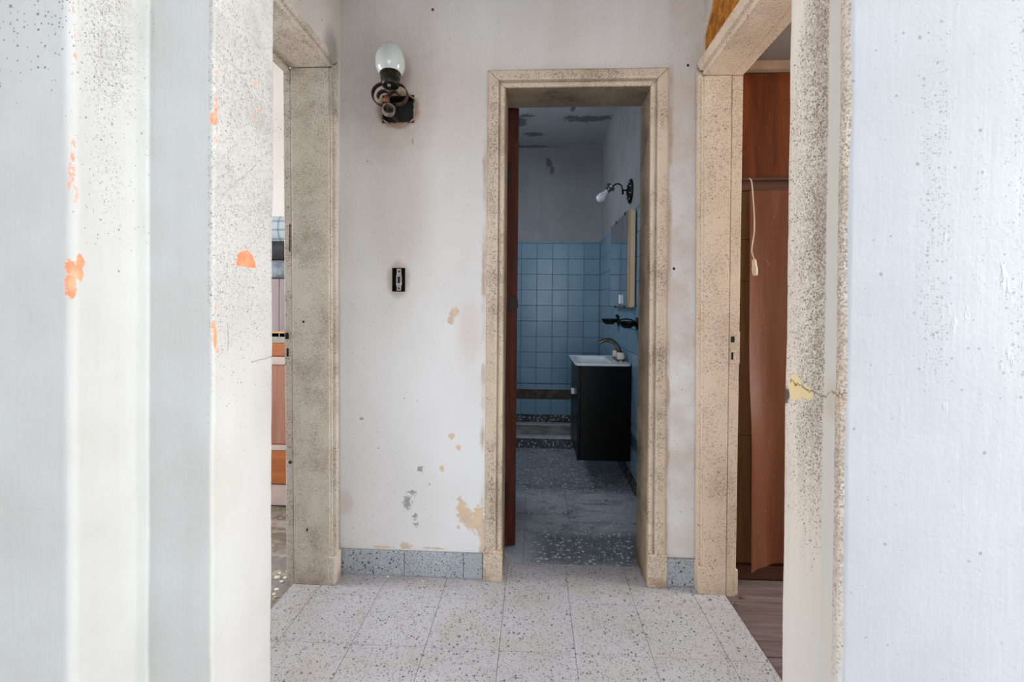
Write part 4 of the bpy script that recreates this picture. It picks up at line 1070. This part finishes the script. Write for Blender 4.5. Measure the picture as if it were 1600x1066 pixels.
zs = [z_b, oy(1163, 680, YW+0.02).z, oy(1163, 440, YW+0.02).z, oy(1163, 375, YW+0.02).z, z_m0]
for a, b in zip(zs, zs[1:]): bxo('back_board', WX0, WX1, YW+0.014, YW+0.03, a+0.001, b-0.001, M['olive_board'], wd, bevel=0.001)
# --- loose plywood sheet in front of it
bm = bmesh.new(); NX, NZ = 26, 40; gA = []
pl_top = oy(1170, 297, YW-0.01); pl_bot = oy(1168, 890, YW-0.03)
for i in range(NX+1):
    t = i/NX; col_ = []
    for j in range(NZ+1):
        s = j/NZ
        zb = 0.055 + 0.022*(1-math.exp(-t*9)) + 0.004*math.sin(t*30)
        x0 = pl_top.x+0.006 + (pl_bot.x-pl_top.x-0.004)*0.5*(1-math.cos(PI*min(1, (1-s)*1.4))) * 0.9
        x0 -= 0.008*math.exp(-((s-0.55)/0.25)**2)
        X_ = x0 + (1.42-x0)*t
        lift = 0.055*math.exp(-t*7)*(1-s)**0.8 + 0.012*math.exp(-((s-0.35)/0.12)**2)*math.exp(-t*10)
        wav = 0.006*math.sin(t*22+s*2)*(1-s)**2
        Y_ = YW-0.006-lift-wav
        col_.append(Vector((X_, Y_, zb + (pl_top.z-zb)*s)))
    gA.append(col_)
vv = [[bm.verts.new(p) for p in c] for c in gA]
for i in range(NX):
    for j in range(NZ): bm.faces.new((vv[i][j], vv[i+1][j], vv[i+1][j+1], vv[i][j+1]))
bmesh.ops.solidify(bm, geom=bm.faces[:], thickness=0.004)
tag(build('plywood_sheet', bm, M['plywood'], smooth=True, origin=(1.15, YW-0.02, 0.06)), 'warped scuffed brown plywood sheet peeling off the wardrobe front', 'plywood sheet')
# --- cord with inline switch
YC = YW-0.032
cd = empty('pull_cord', tuple(oy(1172, 281, YC)), 'thin white cord with a small switch hanging in the right doorway', 'cord')
pts = smooth_path([oy(1171, 279, YC+0.012), oy(1174, 283, YC), oy(1176, 300, YC-0.005), oy(1178.5, 340, YC-0.01), oy(1178, 365, YC-0.02), oy(1174.5, 390, YC-0.03), oy(1176.5, 400, YC-0.03), oy(1178.5, 406, YC-0.03)], 8)
bm = bmesh.new(); tube(bm, pts, 0.0024, 8); build('cord', bm, M['cord'], cd, smooth=True)
bm = bmesh.new(); a = oy(1178, 405, YC-0.03); b = oy(1180, 431, YC-0.03); L = (b-a).length
lathe(bm, a, b-a, [(0.005, 0), (0.0085, 0.006), (0.009, L*0.45), (0.011, L*0.5), (0.010, L*0.9), (0.006, L)], 12); sw = build('cord_switch', bm, M['cord'], cd, smooth=True)
bm = bmesh.new(); lathe(bm, a.lerp(b, 0.45)+Vector((0, -0.009, 0)), (0, -1, 0), [(0.004, 0), (0.004, 0.003), (0.002, 0.004)], 10); build('button', bm, M['ivory'], sw)

# --- left room: chest with clothes on top
YT = 2.56
def T(v, u=440): return oy(u, v, YT).z
tx0, tx1 = -1.80, -1.20
ch = empty('chest', (-1.5, YT, 0), 'wooden chest of mauve and orange-brown panels in the left room', 'chest')
z_c = T(436)
bxo('body', tx0, tx1, YT+0.012, YT+0.36, 0.0, z_c-0.01, M['pink_wood'], ch)
bxo('upper_panel', tx0, -1.452, YT, YT+0.012, T(527), z_c, M['mauve'], ch, bevel=0.002)
bxo('upper_panel', -1.450, tx1, YT, YT+0.012, T(527), z_c, M['mauve'], ch, bevel=0.002)
bxo('brass_strip', tx0, tx1, YT-0.004, YT+0.012, T(521), T(518), M['cab_edge'], ch)
bxo('grey_rail', tx0, tx1, YT, YT+0.012, T(536), T(521), simple('grey_green_paint', rgb(166, 164, 156), .6), ch)
bxo('drawer_front', tx0, tx1, YT-0.006, YT+0.012, T(556), T(536.5), M['orange_wood'], ch, bevel=0.003)
bxo('pale_rail', tx0, tx1, YT, YT+0.012, T(570), T(558), M['pale_pink'], ch, bevel=0.002)
bxo('middle_panel', tx0, tx1, YT+0.002, YT+0.012, T(694), T(571), M['pink_wood'], ch, bevel=0.002)
bxo('lower_rail', tx0, tx1, YT-0.004, YT+0.012, T(704), T(696), M['pale_pink'], ch, bevel=0.002)
bxo('drawer_front', tx0, tx1, YT-0.006, YT+0.012, T(756), T(705), M['orange_wood'], ch, bevel=0.003)
bxo('plinth', tx0, tx1, YT+0.004, YT+0.012, 0.0, T(758), M['pale_pink'], ch)
def garment(name, z0, z1, y0, y1, x0, x1, mat, label, seed, fold=0.02):
    bm = bmesh.new(); rings = []; n = 40
    for k in range(9):
        t = k/8; z = z0+(z1-z0)*t; ins = 0.03*(abs(2*t-1)**3)
        ring = []
        for q in rounded_rect((x0+x1)/2, (y0+y1)/2, (x1-x0)/2-ins, (y1-y0)/2-ins, 0.05, z, 9):
            d = mnoise.noise(Vector((q.x*9+seed, q.y*9, z*4+seed)))*fold
            c = Vector(((x0+x1)/2, (y0+y1)/2, 0)); dr_ = Vector((q.x-c.x, q.y-c.y, 0)).normalized()
            ring.append(q+dr_*d+Vector((0, 0, mnoise.noise(Vector((q.x*5, q.y*5, seed)))*fold*0.5*(0.0 if k == 0 else 1))))
        rings.append(ring)
    loft(bm, rings); o = build(name, bm, mat, smooth=True, origin=((x0+x1)/2, (y0+y1)/2, z0)); return tag(o, label, 'clothes', 'clothes piled on the chest')
garment('folded_jeans', z_c+0.002, T(406), YT-0.01, YT+0.32, -1.74, -1.26, M['denim'], 'faded grey-blue denim folded on top of the chest', 1.0, 0.016)
garment('black_garment', T(406)+0.004, T(377), YT-0.005, YT+0.31, -1.73, -1.27, M['black_cloth'], 'black cloth lying between the denim and the plaid shirt', 5.0, 0.012)
garment('plaid_shirt', T(377)+0.004, T(337), YT-0.005, YT+0.31, -1.72, -1.28, M['plaid'], 'pale blue plaid shirt, topmost of the clothes pile', 8.0, 0.02)

# --- crumbs and debris
def crumb(name, p, s, mat, label, cat, group, seed, flat=0.4):
    bm = bmesh.new(); bmesh.ops.create_icosphere(bm, subdivisions=1, radius=1.0)
    for v in bm.verts:
        k = 1+0.45*mnoise.noise(v.co*1.7+Vector((seed, seed, seed)))
        v.co = Vector((v.co.x*s*k, v.co.y*s*k*0.7, v.co.z*s*k*flat))
    zmin = min(v.co.z for v in bm.verts)
    for v in bm.verts: v.co += Vector((p[0], p[1], p[2]-zmin))
    return tag(build(name, bm, mat, origin=p), label, cat, group)
for i, (u, v, s) in enumerate(((606, 902, 0.008), (661, 909, 0.005), (1041, 912, 0.005))):
    p = fl(u, v); crumb('plaster_crumb', (p.x, p.y, 0.0), s, M['crumb'], ['largest white plaster crumb below the terrazzo skirting', 'tiny white plaster crumb on floor left of bathroom door', 'tiny pale crumb at foot of right casing of bathroom door'][i], 'debris', 'plaster crumbs on the hall floor', i*3.1)
p = fl(1110, 938); crumb('bark_chip', (p.x, p.y, 0.0), 0.006, M['leaf'], 'tiny brown chip on the terrazzo by right doorway', 'debris', None, 21)
p = fl(1160, 935, -0.005); crumb('bark_chip', (p.x, p.y, -0.006), 0.014, M['leaf'], 'brown wood chip lying on the planks of the right room', 'debris', None, 31)
p = fl(1150, 946, -0.005); crumb('bark_chip', (p.x, p.y, -0.006), 0.008, M['leaf'], 'small brown chip on planks at edge of the terrazzo', 'debris', None, 33)
p = fl(430, 931); crumb('bottle_cap', (p.x, p.y, -0.008), 0.008, M['green'], 'small bright green cap on the floor of left room', 'bottle cap', None, 41)
for i, (u, v, s) in enumerate(((432, 918, .012), (440, 906, .010), (446, 900, .012), (437, 893, .009), (433, 900, .014), (428, 925, .009), (449, 890, .008))):
    p = fl(u, v); crumb('plaster_flake', (p.x, p.y, -0.012), s, M['crumb'], 'pale plaster flake among debris inside the left doorway', 'debris', 'plaster flakes inside the left doorway', 50+i*2.3)
